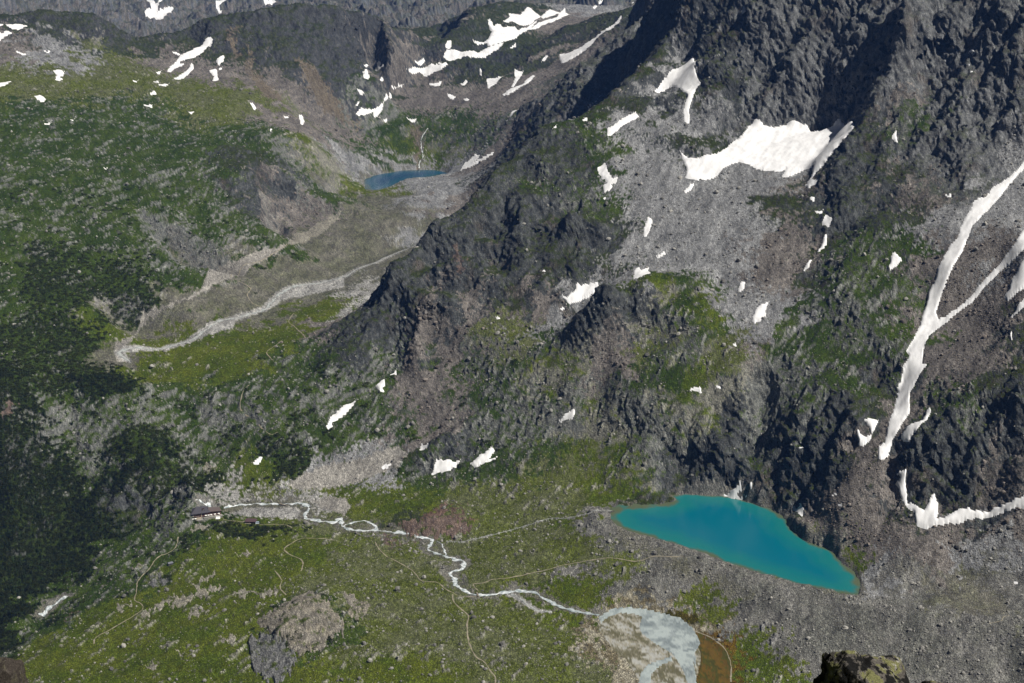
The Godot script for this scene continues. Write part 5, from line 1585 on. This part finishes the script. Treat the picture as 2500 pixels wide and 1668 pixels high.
func _spruce(seed_value: int) -> ArrayMesh:
	var r := RandomNumberGenerator.new()
	r.seed = seed_value
	var verts := PackedVector3Array()
	var normals := PackedVector3Array()
	var colours := PackedColorArray()
	var index := PackedInt32Array()
	for k in 5:
		var a := TAU * k / 5.0
		var b := TAU * (k + 1) / 5.0
		for q in [Vector3(cos(a) * 0.03, 0, sin(a) * 0.03), Vector3(0, 0.95, 0), Vector3(cos(b) * 0.03, 0, sin(b) * 0.03)]:
			index.append(verts.size())
			verts.append(q)
			normals.append(Vector3(cos(a), 0, sin(a)))
			colours.append(Color(0.06, 0.045, 0.03))
	for k in 150:
		var h := r.randf()
		var reach := (1.0 - h) * 0.20 * r.randf_range(0.6, 1.1) + 0.015
		var a := r.randf() * TAU
		var out := Vector3(cos(a), 0, sin(a))
		var c := out * reach * r.randf_range(0.3, 1.0) + Vector3(0, 0.08 + h * 0.92, 0)
		var across := Vector3(-out.z, 0, out.x) * (0.02 + 0.35 * reach)
		var shade := r.randf_range(0.6, 1.3)
		for q in [c + out * reach * 0.7 - Vector3(0, 0.05, 0), c + across, c - across]:
			index.append(verts.size())
			verts.append(q)
			normals.append((out + Vector3(0, 0.6, 0)).normalized())
			colours.append(Color(0.022 * shade, 0.036 * shade, 0.010 * shade))
	return _mesh(verts, normals, colours, index)


func _many(called: String, m: Mesh, material: Material, places: Array[Transform3D], tints: PackedColorArray, label: String) -> void:
	if places.is_empty():
		return
	var mm := MultiMesh.new()
	mm.transform_format = MultiMesh.TRANSFORM_3D
	mm.use_colors = true
	mm.mesh = m
	mm.instance_count = places.size()
	for k in places.size():
		mm.set_instance_transform(k, places[k])
		mm.set_instance_color(k, tints[k])
	var o := MultiMeshInstance3D.new()
	o.name = _named(called)
	o.multimesh = mm
	o.material_override = material
	add_child(o, true)
	_tag(o, label, "", "", "stuff")


func _scatter() -> void:
	var rocks: Array[ArrayMesh] = [_stone(3, 5, 7, 0.8), _stone(8, 5, 7, 0.65), _stone(14, 4, 6, 0.9)]
	var chance := {"s": 0.12, "u": 0.16, "b": 0.15, "t": 0.10, "k": 0.07, "g": 0.035, "v": 0.25, "q": 0.06, "p": 0.03, "c": 0.012, "f": 0.012}
	var odds := PackedFloat32Array()
	for k in CODES.length():
		odds.append(chance.get(CODES[k], 0.0))
	var places: Array = [[] as Array[Transform3D], [] as Array[Transform3D], [] as Array[Transform3D]]
	var tints: Array = [PackedColorArray(), PackedColorArray(), PackedColorArray()]
	var bushes: Array[Transform3D] = []
	var bush_tints := PackedColorArray()
	var trees: Array[Transform3D] = []
	var tree_tints := PackedColorArray()
	var scrub := CODES.find("f")
	var brown := CODES.find("b")
	var woods := CODES.find("x")
	var knobs := CODES.find("k")
	var turf := CODES.find("g")
	var clump2 := _noise(217, 55.0, 4, false, 0.6)
	var gorge := region_names.find("gorge")
	var clump := _noise(211, 45.0, 3)
	for j in range(EDGE, EDGE + CORE):
		for i in range(20, NI - 1):
			var at := j * NI + i
			var p := pos[at]
			if p.z > -1000.0 or rad[at] > 3300.0 or snowed[at] or wet[at] or damp[at] < 0.6:
				continue
			var c := cls[at]
			var roll := _hash(at)
			var thick := 1.0 + clump.get_noise_2d(p.x, p.z) * 1.7
			if roll < odds[c] * thick:
				var size := 0.42 * pow(_hash(at + 77) + 0.006, -0.42) * (1.0 if rad[at] < 1700.0 else 1.25)
				var b := Basis(Vector3(_hash(at + 5) - 0.5, _hash(at + 6) + 0.2, _hash(at + 7) - 0.5).normalized(), _hash(at + 8) * TAU)
				var q := int(_hash(at + 9) * 2.999)
				places[q].append(Transform3D(b.scaled(Vector3.ONE * size), p + Vector3(0, size * 0.2, 0)))
				var v := 0.45 + 1.1 * _hash(at + 11)
				tints[q].append((Color(0.16, 0.138, 0.118) if c == brown else Color(0.22, 0.212, 0.19)) * v)
			elif ((c == scrub or c == woods) and nor[at].y > 0.35 and roll > 0.70) or (c == knobs and p.x < 20.0 and rad[at] < 2500.0 and bared[at] < 60 and nor[at].y > 0.6 and roll > 0.80 and clump2.get_noise_2d(p.x, p.z) > 0.34 + 0.0006 * maxf(0.0, p.x + 250.0)):
				var size := 0.9 + 1.5 * _hash(at + 13)
				bushes.append(Transform3D(Basis(Vector3.UP, _hash(at + 14) * TAU).scaled(Vector3(size, size, size)), p - Vector3(0, 0.1, 0)))
				bush_tints.append(Color.WHITE * (0.65 if c == woods else 1.0) * (0.75 + 0.6 * _hash(at + 15)))
			if region[at] == gorge and (c == woods or c == knobs) and roll > 0.52 and roll < (0.62 if c == woods else 0.53) and nor[at].y > 0.3 and p.x < -330.0:
				var tall := 3.0 + 6.5 * _hash(at + 17) * _hash(at + 16)
				trees.append(Transform3D(Basis(Vector3.UP, _hash(at + 18) * TAU).scaled(Vector3(tall, tall, tall)), p - Vector3(0, 0.3, 0)))
				tree_tints.append(Color.WHITE * (0.6 + 0.5 * _hash(at + 19)))
	var stone := _plain(Color.WHITE, 0.95, true)
	for q in 3:
		_many("loose_stones", rocks[q], stone, places[q], tints[q], ["grey boulders strewn over the scree and moraine", "flat stones strewn over the meadow and scree", "small angular stones strewn over the slopes"][q])
	var leaf := _plain(Color.WHITE, 0.85, true)
	_many("dwarf_pine_scrub", _tuft(5, 110, 1.6, 0.9, 0.22), leaf, bushes, bush_tints, "dark green dwarf pine scrub on the left slopes")
	_many("forest", _spruce(9), leaf, trees, tree_tints, "dark spruces on the gorge slope at the left edge")


func _single_boulders() -> void:
	var stone := _plain(Color.WHITE, 0.95, true)
	var list := [
		[Vector2(148.0, -1405.9), 3.2, 0.12, "dark pointed boulder beside the trail to the turquoise lake"],
		[Vector2(193.5, -1388.6), 2.6, 0.08, "low dark boulder on the near shore of the turquoise lake"],
		[Vector2(125.5, -1414.2), 2.4, 0.2, "pale block left of the dark pointed boulder"],
		[Vector2(68.4, -1304.2), 2.6, 0.08, "dark boulder on the bank left of the milky pool"],
		[Vector2(25.6, -1505.2), 2.2, 0.2, "grey boulder beside the stony brook from the lake"],
		[Vector2(448.5, -1357.9), 3.0, 0.13, "split grey boulder alone on the wide scree at the right"],
		[Vector2(-90.1, -1330.5), 2.4, 0.2, "grey boulder in the green meadow left of the trail fork"],
		[Vector2(-111.5, -1214.2), 2.0, 0.24, "single pale boulder near the bottom of the meadow"],
		[Vector2(297.0, -1882.6), 3.6, 0.07, "dark block standing out of the grey scree bowl"],
		[Vector2(258.0, -1913.4), 2.8, 0.22, "pale block on the grey scree bowl left of the dark one"],
		[Vector2(142.9, -1351.0), 2.8, 0.17, "angular boulder on the moraine above the stream bend"],
		[Vector2(173.0, -1344.3), 2.6, 0.17, "boulder low on the moraine face above the marsh"],
		[Vector2(50.4, -1216.1), 2.2, 0.18, "grey boulder on the stony ground near the bottom middle"],
		[Vector2(41.4, -1254.7), 2.0, 0.14, "dark stone cluster boulder above the bottom middle ground"],
		[Vector2(-79.1, -1576.3), 2.6, 0.2, "pale block on the slope above the reddish slab"],
		[Vector2(-12.9, -1617.9), 2.6, 0.24, "light boulder on the green slope below the snow wedges"],
		[Vector2(559.5, -1736.3), 3.4, 0.24, "pale rounded boulder beside the right snow branch"],
		[Vector2(333.5, -1457.9), 2.4, 0.17, "boulder on the scree cone right of the dark buttress"],
		[Vector2(-8.7, -1903.7), 3.0, 0.12, "dark boulder on the brown scree under the middle cliff"],
		[Vector2(-139.0, -1546.2), 3.4, 0.14, "rounded boulder in the white stream left of the reddish slab"],
		[Vector2(-316.3, -1637.8), 2.6, 0.22, "pale rounded boulder beside the stream above the hut"],
		[Vector2(-233.6, -1492.8), 2.0, 0.2, "grey stone beside the looping trail"]]
	var k := 0
	for b in list:
		var where: Vector2 = b[0]
		var size: float = b[1]
		var m := _stone(20 + k * 3, 8, 11, 0.7 + 0.3 * _hash(k), 0.3)
		var colours := PackedColorArray()
		var arrays := m.surface_get_arrays(0)
		var verts: PackedVector3Array = arrays[Mesh.ARRAY_VERTEX]
		var grain := _noise(220 + k, 0.5, 3)
		for v in verts:
			var c: Color = Color(1.0, 0.96, 0.87) * (float(b[2]) * (1.0 + 0.7 * grain.get_noise_3dv(v)))
			c.a = 1.0
			colours.append(c)
		arrays[Mesh.ARRAY_COLOR] = colours
		var am := ArrayMesh.new()
		am.add_surface_from_arrays(Mesh.PRIMITIVE_TRIANGLES, arrays)
		var o := _put("boulder", am, stone)
		o.position = Vector3(where.x, _surface(where.x, where.y) + size * 0.25, where.y)
		o.rotation.y = k * 1.7
		o.scale = Vector3.ONE * size
		_tag(o, b[3], "boulder")
		k += 1


# ---------------------------------------------------------------- the hut and what stands round it
func _box(st: SurfaceTool, a: Vector3, b: Vector3) -> void:
	_hexa(st, [Vector3(a.x, a.y, a.z), Vector3(b.x, a.y, a.z), Vector3(b.x, a.y, b.z), Vector3(a.x, a.y, b.z), Vector3(a.x, b.y, a.z), Vector3(b.x, b.y, a.z), Vector3(b.x, b.y, b.z), Vector3(a.x, b.y, b.z)])


# eight corners: the lower four, then the upper four, in the same order
func _hexa(st: SurfaceTool, c: Array) -> void:
	for f in [[0, 1, 2, 3], [7, 6, 5, 4], [0, 4, 5, 1], [1, 5, 6, 2], [2, 6, 7, 3], [3, 7, 4, 0]]:
		for q in [0, 1, 2, 0, 2, 3]:
			st.set_smooth_group(-1)
			st.add_vertex(c[f[q]])


func _tool() -> SurfaceTool:
	var st := SurfaceTool.new()
	st.begin(Mesh.PRIMITIVE_TRIANGLES)
	return st


func _part(called: String, st: SurfaceTool, material: Material, parent: Node) -> MeshInstance3D:
	st.generate_normals()
	return _put(called, st.commit(), material, parent)


func _thing(called: String, where: Vector2, y: float, turn: float, label: String, category: String, group := "") -> Node3D:
	var o := Node3D.new()
	o.name = _named(called)
	add_child(o)
	o.position = Vector3(where.x, y, where.y)
	o.rotation.y = turn
	_tag(o, label, category, group)
	return o


func _facing(where: Vector2) -> float:
	return atan2(-where.x, -where.y)


# a pitched roof with thickness over a rectangle, ridge along x, its ends drawn in by hip
func _roof(parent: Node, called: String, a: Vector3, b: Vector3, rise: float, hip_a: float, hip_b: float, material: Material) -> MeshInstance3D:
	var st := _tool()
	var zc := (a.z + b.z) / 2.0
	var t := 0.35
	var r0 := Vector3(a.x + hip_a, a.y + rise, zc)
	var r1 := Vector3(b.x - hip_b, a.y + rise, zc)
	var e := [Vector3(a.x, a.y, b.z), Vector3(b.x, a.y, b.z), Vector3(b.x, a.y, a.z), Vector3(a.x, a.y, a.z)]
	var d := Vector3(0, -t, 0)
	for f in [[e[0], e[1], r1, r0], [e[2], e[3], r0, r1]]:
		_hexa(st, [f[0] + d, f[1] + d, f[2] + d, f[3] + d, f[0], f[1], f[2], f[3]])
	for f in [[e[1], e[2], r1], [e[3], e[0], r0]]:
		for q in [0, 1, 2]:
			st.add_vertex(f[q])
		for q in [2, 1, 0]:
			st.add_vertex(f[q] + d)
	return _part(called, st, material, parent)


func _window(parent: Node, at: Vector3, size: Vector2, frame: Material, glass: Material) -> void:
	var st := _tool()
	_box(st, at + Vector3(-size.x / 2 - 0.12, -size.y / 2 - 0.12, -0.05), at + Vector3(size.x / 2 + 0.12, size.y / 2 + 0.12, 0.08))
	var w := _part("window", st, frame, parent)
	st = _tool()
	_box(st, at + Vector3(-size.x / 2, -size.y / 2, 0.0), at + Vector3(size.x / 2, size.y / 2, 0.11))
	_part("pane", st, glass, w)


func _hut() -> void:
	var where := Vector2(-357.0, -1587.4)
	var wood := _plain(Color(0.125, 0.045, 0.028), 0.85)
	var dark := _plain(Color(0.035, 0.020, 0.018), 0.9)
	var slate := _plain(Color(0.062, 0.058, 0.066), 0.7)
	var brown_roof := _plain(Color(0.105, 0.082, 0.075), 0.8)
	var stone := _plain(Color(0.27, 0.26, 0.235), 0.95)
	var cream := _plain(Color(0.52, 0.44, 0.34), 0.9)
	var glass := _plain(Color(0.02, 0.025, 0.03), 0.1)
	var frame := _plain(Color(0.6, 0.58, 0.52), 0.8)
	var y := _surface(where.x, where.y) + 2.8
	var hut := _thing("mountain_hut", where, y, _facing(where) + 0.12, "large dark roofed mountain hut with red brown walls beside the gorge", "mountain hut")
	# main house
	var st := _tool()
	_box(st, Vector3(-16.5, -8.0, -9.0), Vector3(3.5, 5.6, 4.0))
	_part("wall", st, wood, hut)
	st = _tool()
	_box(st, Vector3(-16.7, -8.0, -9.2), Vector3(3.7, 0.0, 4.2))
	_part("plinth", st, stone, hut)
	st = _tool()
	_box(st, Vector3(-6.3, 0.0, 4.02), Vector3(-5.6, 5.4, 4.5))
	_part("post", st, cream, hut)
	_roof(hut, "roof", Vector3(-17.8, 5.6, -10.4), Vector3(4.6, 5.6, 5.4), 5.2, 7.0, 6.0, slate)
	st = _tool()
	_hexa(st, [Vector3(-4.6, 7.6, 2.6), Vector3(-1.6, 7.6, 2.6), Vector3(-1.6, 8.6, -0.6), Vector3(-4.6, 8.6, -0.6), Vector3(-4.6, 8.9, 2.3), Vector3(-1.6, 8.9, 2.3), Vector3(-1.6, 9.3, -0.6), Vector3(-4.6, 9.3, -0.6)])
	var dormer := _part("dormer", st, dark, hut)
	_window(dormer, Vector3(-3.1, 8.2, 2.62), Vector2(1.8, 0.7), frame, glass)
	for k in 6:
		_window(hut, Vector3(-15.0 + k * 1.75 + (1.6 if k > 4 else 0.0), 3.6, 4.02), Vector2(0.9, 1.2), frame, glass)
		_window(hut, Vector3(-15.0 + k * 1.75 + (1.6 if k > 4 else 0.0), 1.2, 4.02), Vector2(0.9, 1.2), frame, glass)
	for k in 2:
		_window(hut, Vector3(-1.8 + k * 2.6, 3.4, 4.02), Vector2(1.1, 1.3), frame, glass)
	st = _tool()
	_box(st, Vector3(-0.6, 0.0, 4.0), Vector3(0.7, 2.2, 4.12))
	var door := _part("door", st, dark, hut)
	st = _tool()
	_box(st, Vector3(0.42, 0.95, 4.12), Vector3(0.52, 1.1, 4.2))
	_part("handle", st, frame, door)
	st = _tool()
	_box(st, Vector3(-9.2, 9.3, -5.0), Vector3(-8.0, 12.0, -3.8))
	_part("chimney", st, stone, hut)
	# right wing, lower and set back
	st = _tool()
	_hexa(st, [Vector3(3.6, -8.0, -8.0), Vector3(17.0, -8.0, -6.0), Vector3(17.0, -8.0, 1.2), Vector3(3.6, -8.0, 2.0), Vector3(3.6, 4.6, -8.0), Vector3(17.0, 3.6, -6.0), Vector3(17.0, 3.6, 1.2), Vector3(3.6, 4.6, 2.0)])
	_part("wing", st, wood, hut)
	st = _tool()
	_hexa(st, [Vector3(2.8, 5.0, 3.2), Vector3(18.2, 3.7, 2.4), Vector3(16.4, 6.4, -3.0), Vector3(2.8, 8.4, -3.2), Vector3(2.8, 5.35, 3.2), Vector3(18.2, 4.05, 2.4), Vector3(16.4, 6.75, -3.0), Vector3(2.8, 8.75, -3.2)])
	_hexa(st, [Vector3(2.8, 8.4, -3.2), Vector3(16.4, 6.4, -3.0), Vector3(18.2, 3.7, -7.2), Vector3(2.8, 5.0, -9.2), Vector3(2.8, 8.75, -3.2), Vector3(16.4, 6.75, -3.0), Vector3(18.2, 4.05, -7.2), Vector3(2.8, 5.35, -9.2)])
	_part("wing_roof", st, brown_roof, hut)
	for k in 5:
		_window(hut, Vector3(5.4 + k * 2.4, 2.2, 1.95 - k * 0.13), Vector2(1.2, 1.2), frame, glass)
	# terrace in front
	st = _tool()
	_box(st, Vector3(-18.6, -9.5, 4.2), Vector3(-3.6, -1.6, 8.0))
	_part("lower_terrace", st, stone, hut)
	st = _tool()
	_box(st, Vector3(-3.6, -8.0, 2.2), Vector3(17.8, 0.0, 7.6))
	_part("terrace", st, stone, hut)
	st = _tool()
	_box(st, Vector3(-17.4, -1.6, 4.3), Vector3(-6.4, 0.15, 5.4))
	_part("balcony", st, cream, hut)
	for k in 10:
		st = _tool()
		_box(st, Vector3(-3.4 + k * 2.3, 0.0, 7.35), Vector3(-3.25 + k * 2.3, 1.05, 7.5))
		_part("railing_post", st, frame, hut)
	st = _tool()
	_box(st, Vector3(-3.5, 1.05, 7.3), Vector3(17.7, 1.17, 7.55))
	_part("handrail", st, frame, hut)
	st = _tool()
	_box(st, Vector3(-3.3, 0.35, 7.38), Vector3(17.5, 0.85, 7.46))
	_part("railing_panel", st, frame, hut)
	var ground := hut.transform
	# parasols and tables on the terraces
	var white := _plain(Color(0.80, 0.79, 0.74), 0.8)
	var pole := _plain(Color(0.3, 0.25, 0.2), 0.6)
	var spots := [[Vector3(-1.0, 0, 5.0), "white parasol next to the hut door"], [Vector3(2.2, 0, 5.2), "white parasol second from the hut door"], [Vector3(5.2, 0, 4.9), "white parasol in the middle of the upper terrace"],
		[Vector3(9.6, 0, 4.6), "white parasol near the right end of the upper terrace"], [Vector3(14.2, 0, 4.4), "white parasol at the far right end of the upper terrace"],
		[Vector3(-16.4, -1.6, 6.6), "white parasol at the left end of the lower terrace"], [Vector3(-13.4, -1.6, 6.9), "white parasol right of the one at the lower terrace end"]]
	for s in spots:
		var at: Vector3 = ground * (s[0] as Vector3)
		var o := _thing("parasol", Vector2(at.x, at.z), at.y, 0.0, s[1], "parasol", "parasols on the hut terraces")
		var stem := CylinderMesh.new()
		stem.top_radius = 0.04
		stem.bottom_radius = 0.05
		stem.height = 2.5
		stem.radial_segments = 8
		var p := _put("pole", stem, pole, o)
		p.position.y = 1.25
		var shade := CylinderMesh.new()
		shade.top_radius = 0.06
		shade.bottom_radius = 1.5
		shade.height = 0.6
		shade.radial_segments = 8
		p = _put("canopy", shade, white, o)
		p.position.y = 2.4
		var foot := CylinderMesh.new()
		foot.top_radius = 0.25
		foot.bottom_radius = 0.3
		foot.height = 0.12
		p = _put("base", foot, stone, o)
		p.position.y = 0.06
	for k in 6:
		var at: Vector3 = ground * Vector3(0.6 + k * 2.9, 0, 6.3)
		var o := _thing("picnic_table", Vector2(at.x, at.z), at.y, hut.rotation.y, ["wooden table nearest the hut door", "second wooden table along the terrace railing", "third wooden table along the terrace railing", "fourth wooden table along the terrace railing", "fifth wooden table along the terrace railing", "wooden table at the right end of the terrace"][k], "table", "tables on the hut terrace")
		var pale := _plain(Color(0.45, 0.38, 0.28), 0.8)
		st = _tool()
		_box(st, Vector3(-1.0, 0.70, -0.4), Vector3(1.0, 0.78, 0.4))
		_part("table_top", st, pale, o)
		for sx in [-1, 1]:
			st = _tool()
			_box(st, Vector3(sx * 0.75 - 0.05, 0, -0.35), Vector3(sx * 0.75 + 0.05, 0.70, 0.35))
			_part("leg", st, pale, o)
			st = _tool()
			_box(st, Vector3(-1.0, 0.42, sx * 0.7 - 0.14), Vector3(1.0, 0.47, sx * 0.7 + 0.14))
			_part("bench", st, pale, o)
	# low annex under a white sheet roof, right in front of the terrace
	var side: Vector3 = ground * Vector3(10.5, -4.0, 9.8)
	var annex := _thing("annex", Vector2(side.x, side.z), side.y, hut.rotation.y - 0.2, "low annex with a bright white sheet roof in front of the hut terrace", "annex")
	st = _tool()
	_box(st, Vector3(-3.6, -5.0, -1.6), Vector3(3.6, 2.4, 1.6))
	_part("wall", st, dark, annex)
	st = _tool()
	_hexa(st, [Vector3(-0.8, 2.5, 2.2), Vector3(4.2, 2.5, 2.2), Vector3(4.2, 3.9, -2.0), Vector3(-0.8, 3.9, -2.0), Vector3(-0.8, 2.65, 2.2), Vector3(4.2, 2.65, 2.2), Vector3(4.2, 4.05, -2.0), Vector3(-0.8, 4.05, -2.0)])
	_part("roof", st, white, annex)
	st = _tool()
	_box(st, Vector3(-4.0, 2.42, -1.9), Vector3(-0.85, 2.6, 1.9))
	_part("deck", st, stone, annex)


func _shed() -> void:
	var where := Vector2(-300.9, -1568.2)
	var stone := _plain(Color(0.42, 0.37, 0.29), 0.95)
	var dark := _plain(Color(0.05, 0.035, 0.03), 0.9)
	var roof := _plain(Color(0.085, 0.052, 0.055), 0.8)
	var panel := _plain(Color(0.30, 0.36, 0.42), 0.3)
	var y := _surface(where.x, where.y) + 0.6
	var shed := _thing("shed", where, y, _facing(where) - 0.25, "small shed with purple brown roof right of the mountain hut", "shed")
	var st := _tool()
	_box(st, Vector3(-6.0, -4.0, -3.4), Vector3(5.2, 2.6, 3.0))
	_part("wall", st, dark, shed)
	st = _tool()
	_box(st, Vector3(-6.6, -4.0, 3.02), Vector3(0.4, 0.6, 3.9))
	_part("stone_base", st, stone, shed)
	_roof(shed, "roof", Vector3(-6.8, 2.6, -4.2), Vector3(6.0, 2.6, 3.8), 2.6, 0.8, 0.8, roof)
	st = _tool()
	_box(st, Vector3(-2.2, -0.4, 3.0), Vector3(-1.0, 1.7, 3.1))
	var door := _part("door", st, stone, shed)
	st = _tool()
	_box(st, Vector3(-1.2, 0.6, 3.1), Vector3(-1.12, 0.75, 3.18))
	_part("handle", st, panel, door)
	st = _tool()
	_hexa(st, [Vector3(5.4, -1.6, 3.6), Vector3(9.4, -1.6, 3.0), Vector3(8.8, 1.4, -0.4), Vector3(4.9, 1.4, 0.2), Vector3(5.4, -1.4, 3.6), Vector3(9.4, -1.4, 3.0), Vector3(8.8, 1.6, -0.4), Vector3(4.9, 1.6, 0.2)])
	var sheet := _part("solar_panel", st, panel, shed)
	st = _tool()
	_box(st, Vector3(5.6, -4.0, 0.4), Vector3(8.6, 0.9, 1.2))
	_part("stand", st, dark, sheet)


func _small_things() -> void:
	var plank := _plain(Color(0.33, 0.28, 0.21), 0.9)
	var dark := _plain(Color(0.06, 0.055, 0.05), 0.9)
	var bridges := [[Vector2(-35.2, -1367.0), 0.2, 9.0, "plank footbridge where the trail crosses the white stream bend"], [Vector2(-272.9, -1623.7), 0.9, 11.0, "slim footbridge over the white stream above the shed"]]
	for b in bridges:
		var where: Vector2 = b[0]
		var length: float = b[2]
		var o := _thing("footbridge", where, _surface(where.x, where.y) + 1.3, _facing(where) + float(b[1]), b[3], "footbridge")
		for s in [-1, 1]:
			var st := _tool()
			_box(st, Vector3(s * 0.55 - 0.1, -0.35, -length / 2), Vector3(s * 0.55 + 0.1, -0.05, length / 2))
			_part("beam", st, dark, o)
			st = _tool()
			_box(st, Vector3(s * 0.62 - 0.05, 0.95, -length / 2), Vector3(s * 0.62 + 0.05, 1.05, length / 2))
			_part("handrail", st, dark, o)
			for q in 3:
				st = _tool()
				_box(st, Vector3(s * 0.62 - 0.05, 0.0, (q - 1) * length * 0.42 - 0.05), Vector3(s * 0.62 + 0.05, 0.95, (q - 1) * length * 0.42 + 0.05))
				_part("post", st, dark, o)
		for k in int(length / 0.5):
			var st := _tool()
			_box(st, Vector3(-0.68, -0.05, -length / 2 + k * 0.5), Vector3(0.68, 0.0, -length / 2 + k * 0.5 + 0.46))
			_part("plank", st, plank, o)
	# stone shelter below the hut
	var at := Vector2(-375.3, -1478.0)
	var shelter := _thing("stone_shelter", at, _surface(at.x, at.y) + 0.3, _facing(at) + 0.3, "small dark stone shelter among the rocks below the hut", "stone shelter")
	var st := _tool()
	_box(st, Vector3(-2.6, -2.0, -1.8), Vector3(2.6, 1.9, 1.8))
	_part("wall", st, _plain(Color(0.11, 0.11, 0.115), 0.9), shelter)
	_roof(shelter, "roof", Vector3(-3.0, 1.9, -2.3), Vector3(3.0, 1.9, 2.3), 0.9, 0.5, 0.5, _plain(Color(0.15, 0.155, 0.175), 0.7))
	st = _tool()
	_box(st, Vector3(-0.5, -0.3, 1.8), Vector3(0.5, 1.5, 1.9))
	_part("door", st, dark, shelter)


func _viewpoint_boulders() -> void:
	var list := [[Vector3(1.78, 697.94, -6.77), 0.255, 71, "lichen covered boulder at the bottom right, close to the viewpoint"],
		[Vector3(2.13, 698.05, -6.56), 0.10, 75, "smaller lichened boulder right of the large one at the viewpoint"],
		[Vector3(-2.55, 698.14, -6.52), 0.15, 79, "brownish boulder in the bottom left corner by the viewpoint"]]
	var material := _grainy(1.0, 0.42, 1.6)
	for k in list.size():
		var b: Array = list[k]
		var size: float = b[1]
		var sd: int = b[2]
		var rough := _noise(sd, 0.55, 6, false, 0.6)
		var cracks := _noise(sd + 1, 0.5, 4, true, 0.6)
		var blot := _noise(sd + 2, 0.16, 5, false, 0.65)
		var blot2 := _noise(sd + 3, 0.10, 5, false, 0.65)
		var st := SurfaceTool.new()
		st.begin(Mesh.PRIMITIVE_TRIANGLES)
		var rings := 150
		var sides := 220
		var planes := [Vector3(-0.95, 0.15, 0.1), Vector3(-0.72, 0.68, 0.05), Vector3(0.46, 0.84, 0.28), Vector3(0.80, 0.50, 0.2), Vector3(-0.42, 0.22, 0.88), Vector3(0.25, 0.40, 0.88), Vector3(0.1, 0.75, -0.6), Vector3(-0.3, 0.1, -0.94), Vector3(0.9, -0.1, -0.3), Vector3(0.0, -1.0, 0.0), Vector3(-0.1, 0.97, 0.2)]
		var reach := [0.62, 0.86, 0.72, 0.98, 0.60, 0.80, 0.95, 0.9, 1.2, 0.8, 0.98]
		if k == 2:
			for q in planes.size():
				planes[q] = Vector3(-planes[q].x, planes[q].y, planes[q].z)
		for a in rings + 1:
			for c in sides:
				var v := Vector3.UP.rotated(Vector3.RIGHT, PI * a / rings).rotated(Vector3.UP, TAU * c / sides)
				var r := 1.35
				for q in planes.size():
					var d := v.dot((planes[q] as Vector3).normalized())
					if d > 0.05:
						var e: float = reach[q] / d
						r = minf(r, e)
				var p := v * r * size
				var push := rough.get_noise_3dv(p) * 0.10 - 0.05 * smoothstep(0.3, 0.8, cracks.get_noise_3dv(p)) + blot2.get_noise_3dv(p) * 0.02
				p += v * push * size * 1.6
				var n1 := blot.get_noise_3dv(p)
				var n2 := blot2.get_noise_3dv(p + Vector3(3, 1, 2))
				var tint := Color(0.17, 0.155, 0.135) * (1.0 + 0.8 * n2)
				tint = tint.lerp(Color(0.22, 0.22, 0.095), smoothstep(0.10, 0.18, n1 + 0.35 * n2))
				tint = tint.lerp(Color(0.42, 0.40, 0.36), smoothstep(0.22, 0.30, n2 - 0.3 * n1))
				tint = tint.lerp(Color(0.013, 0.012, 0.012), smoothstep(0.0, 0.06, -n1 + 0.5 * n2 - 0.02))
				if k == 2:
					tint = tint.lerp(Color(0.085, 0.072, 0.06), 0.8)
				tint = tint * 1.35
				tint.a = 1.0
				st.set_color(tint)
				st.set_smooth_group(0)
				st.add_vertex(p)
		for a in rings:
			for c in sides:
				var e := (c + 1) % sides
				for q in [a * sides + c, a * sides + e, (a + 1) * sides + c, (a + 1) * sides + c, a * sides + e, (a + 1) * sides + e]:
					st.add_index(q)
		st.generate_normals()
		var o := _put("boulder", st.commit(), material)
		o.position = b[0]
		_tag(o, b[3], "boulder")
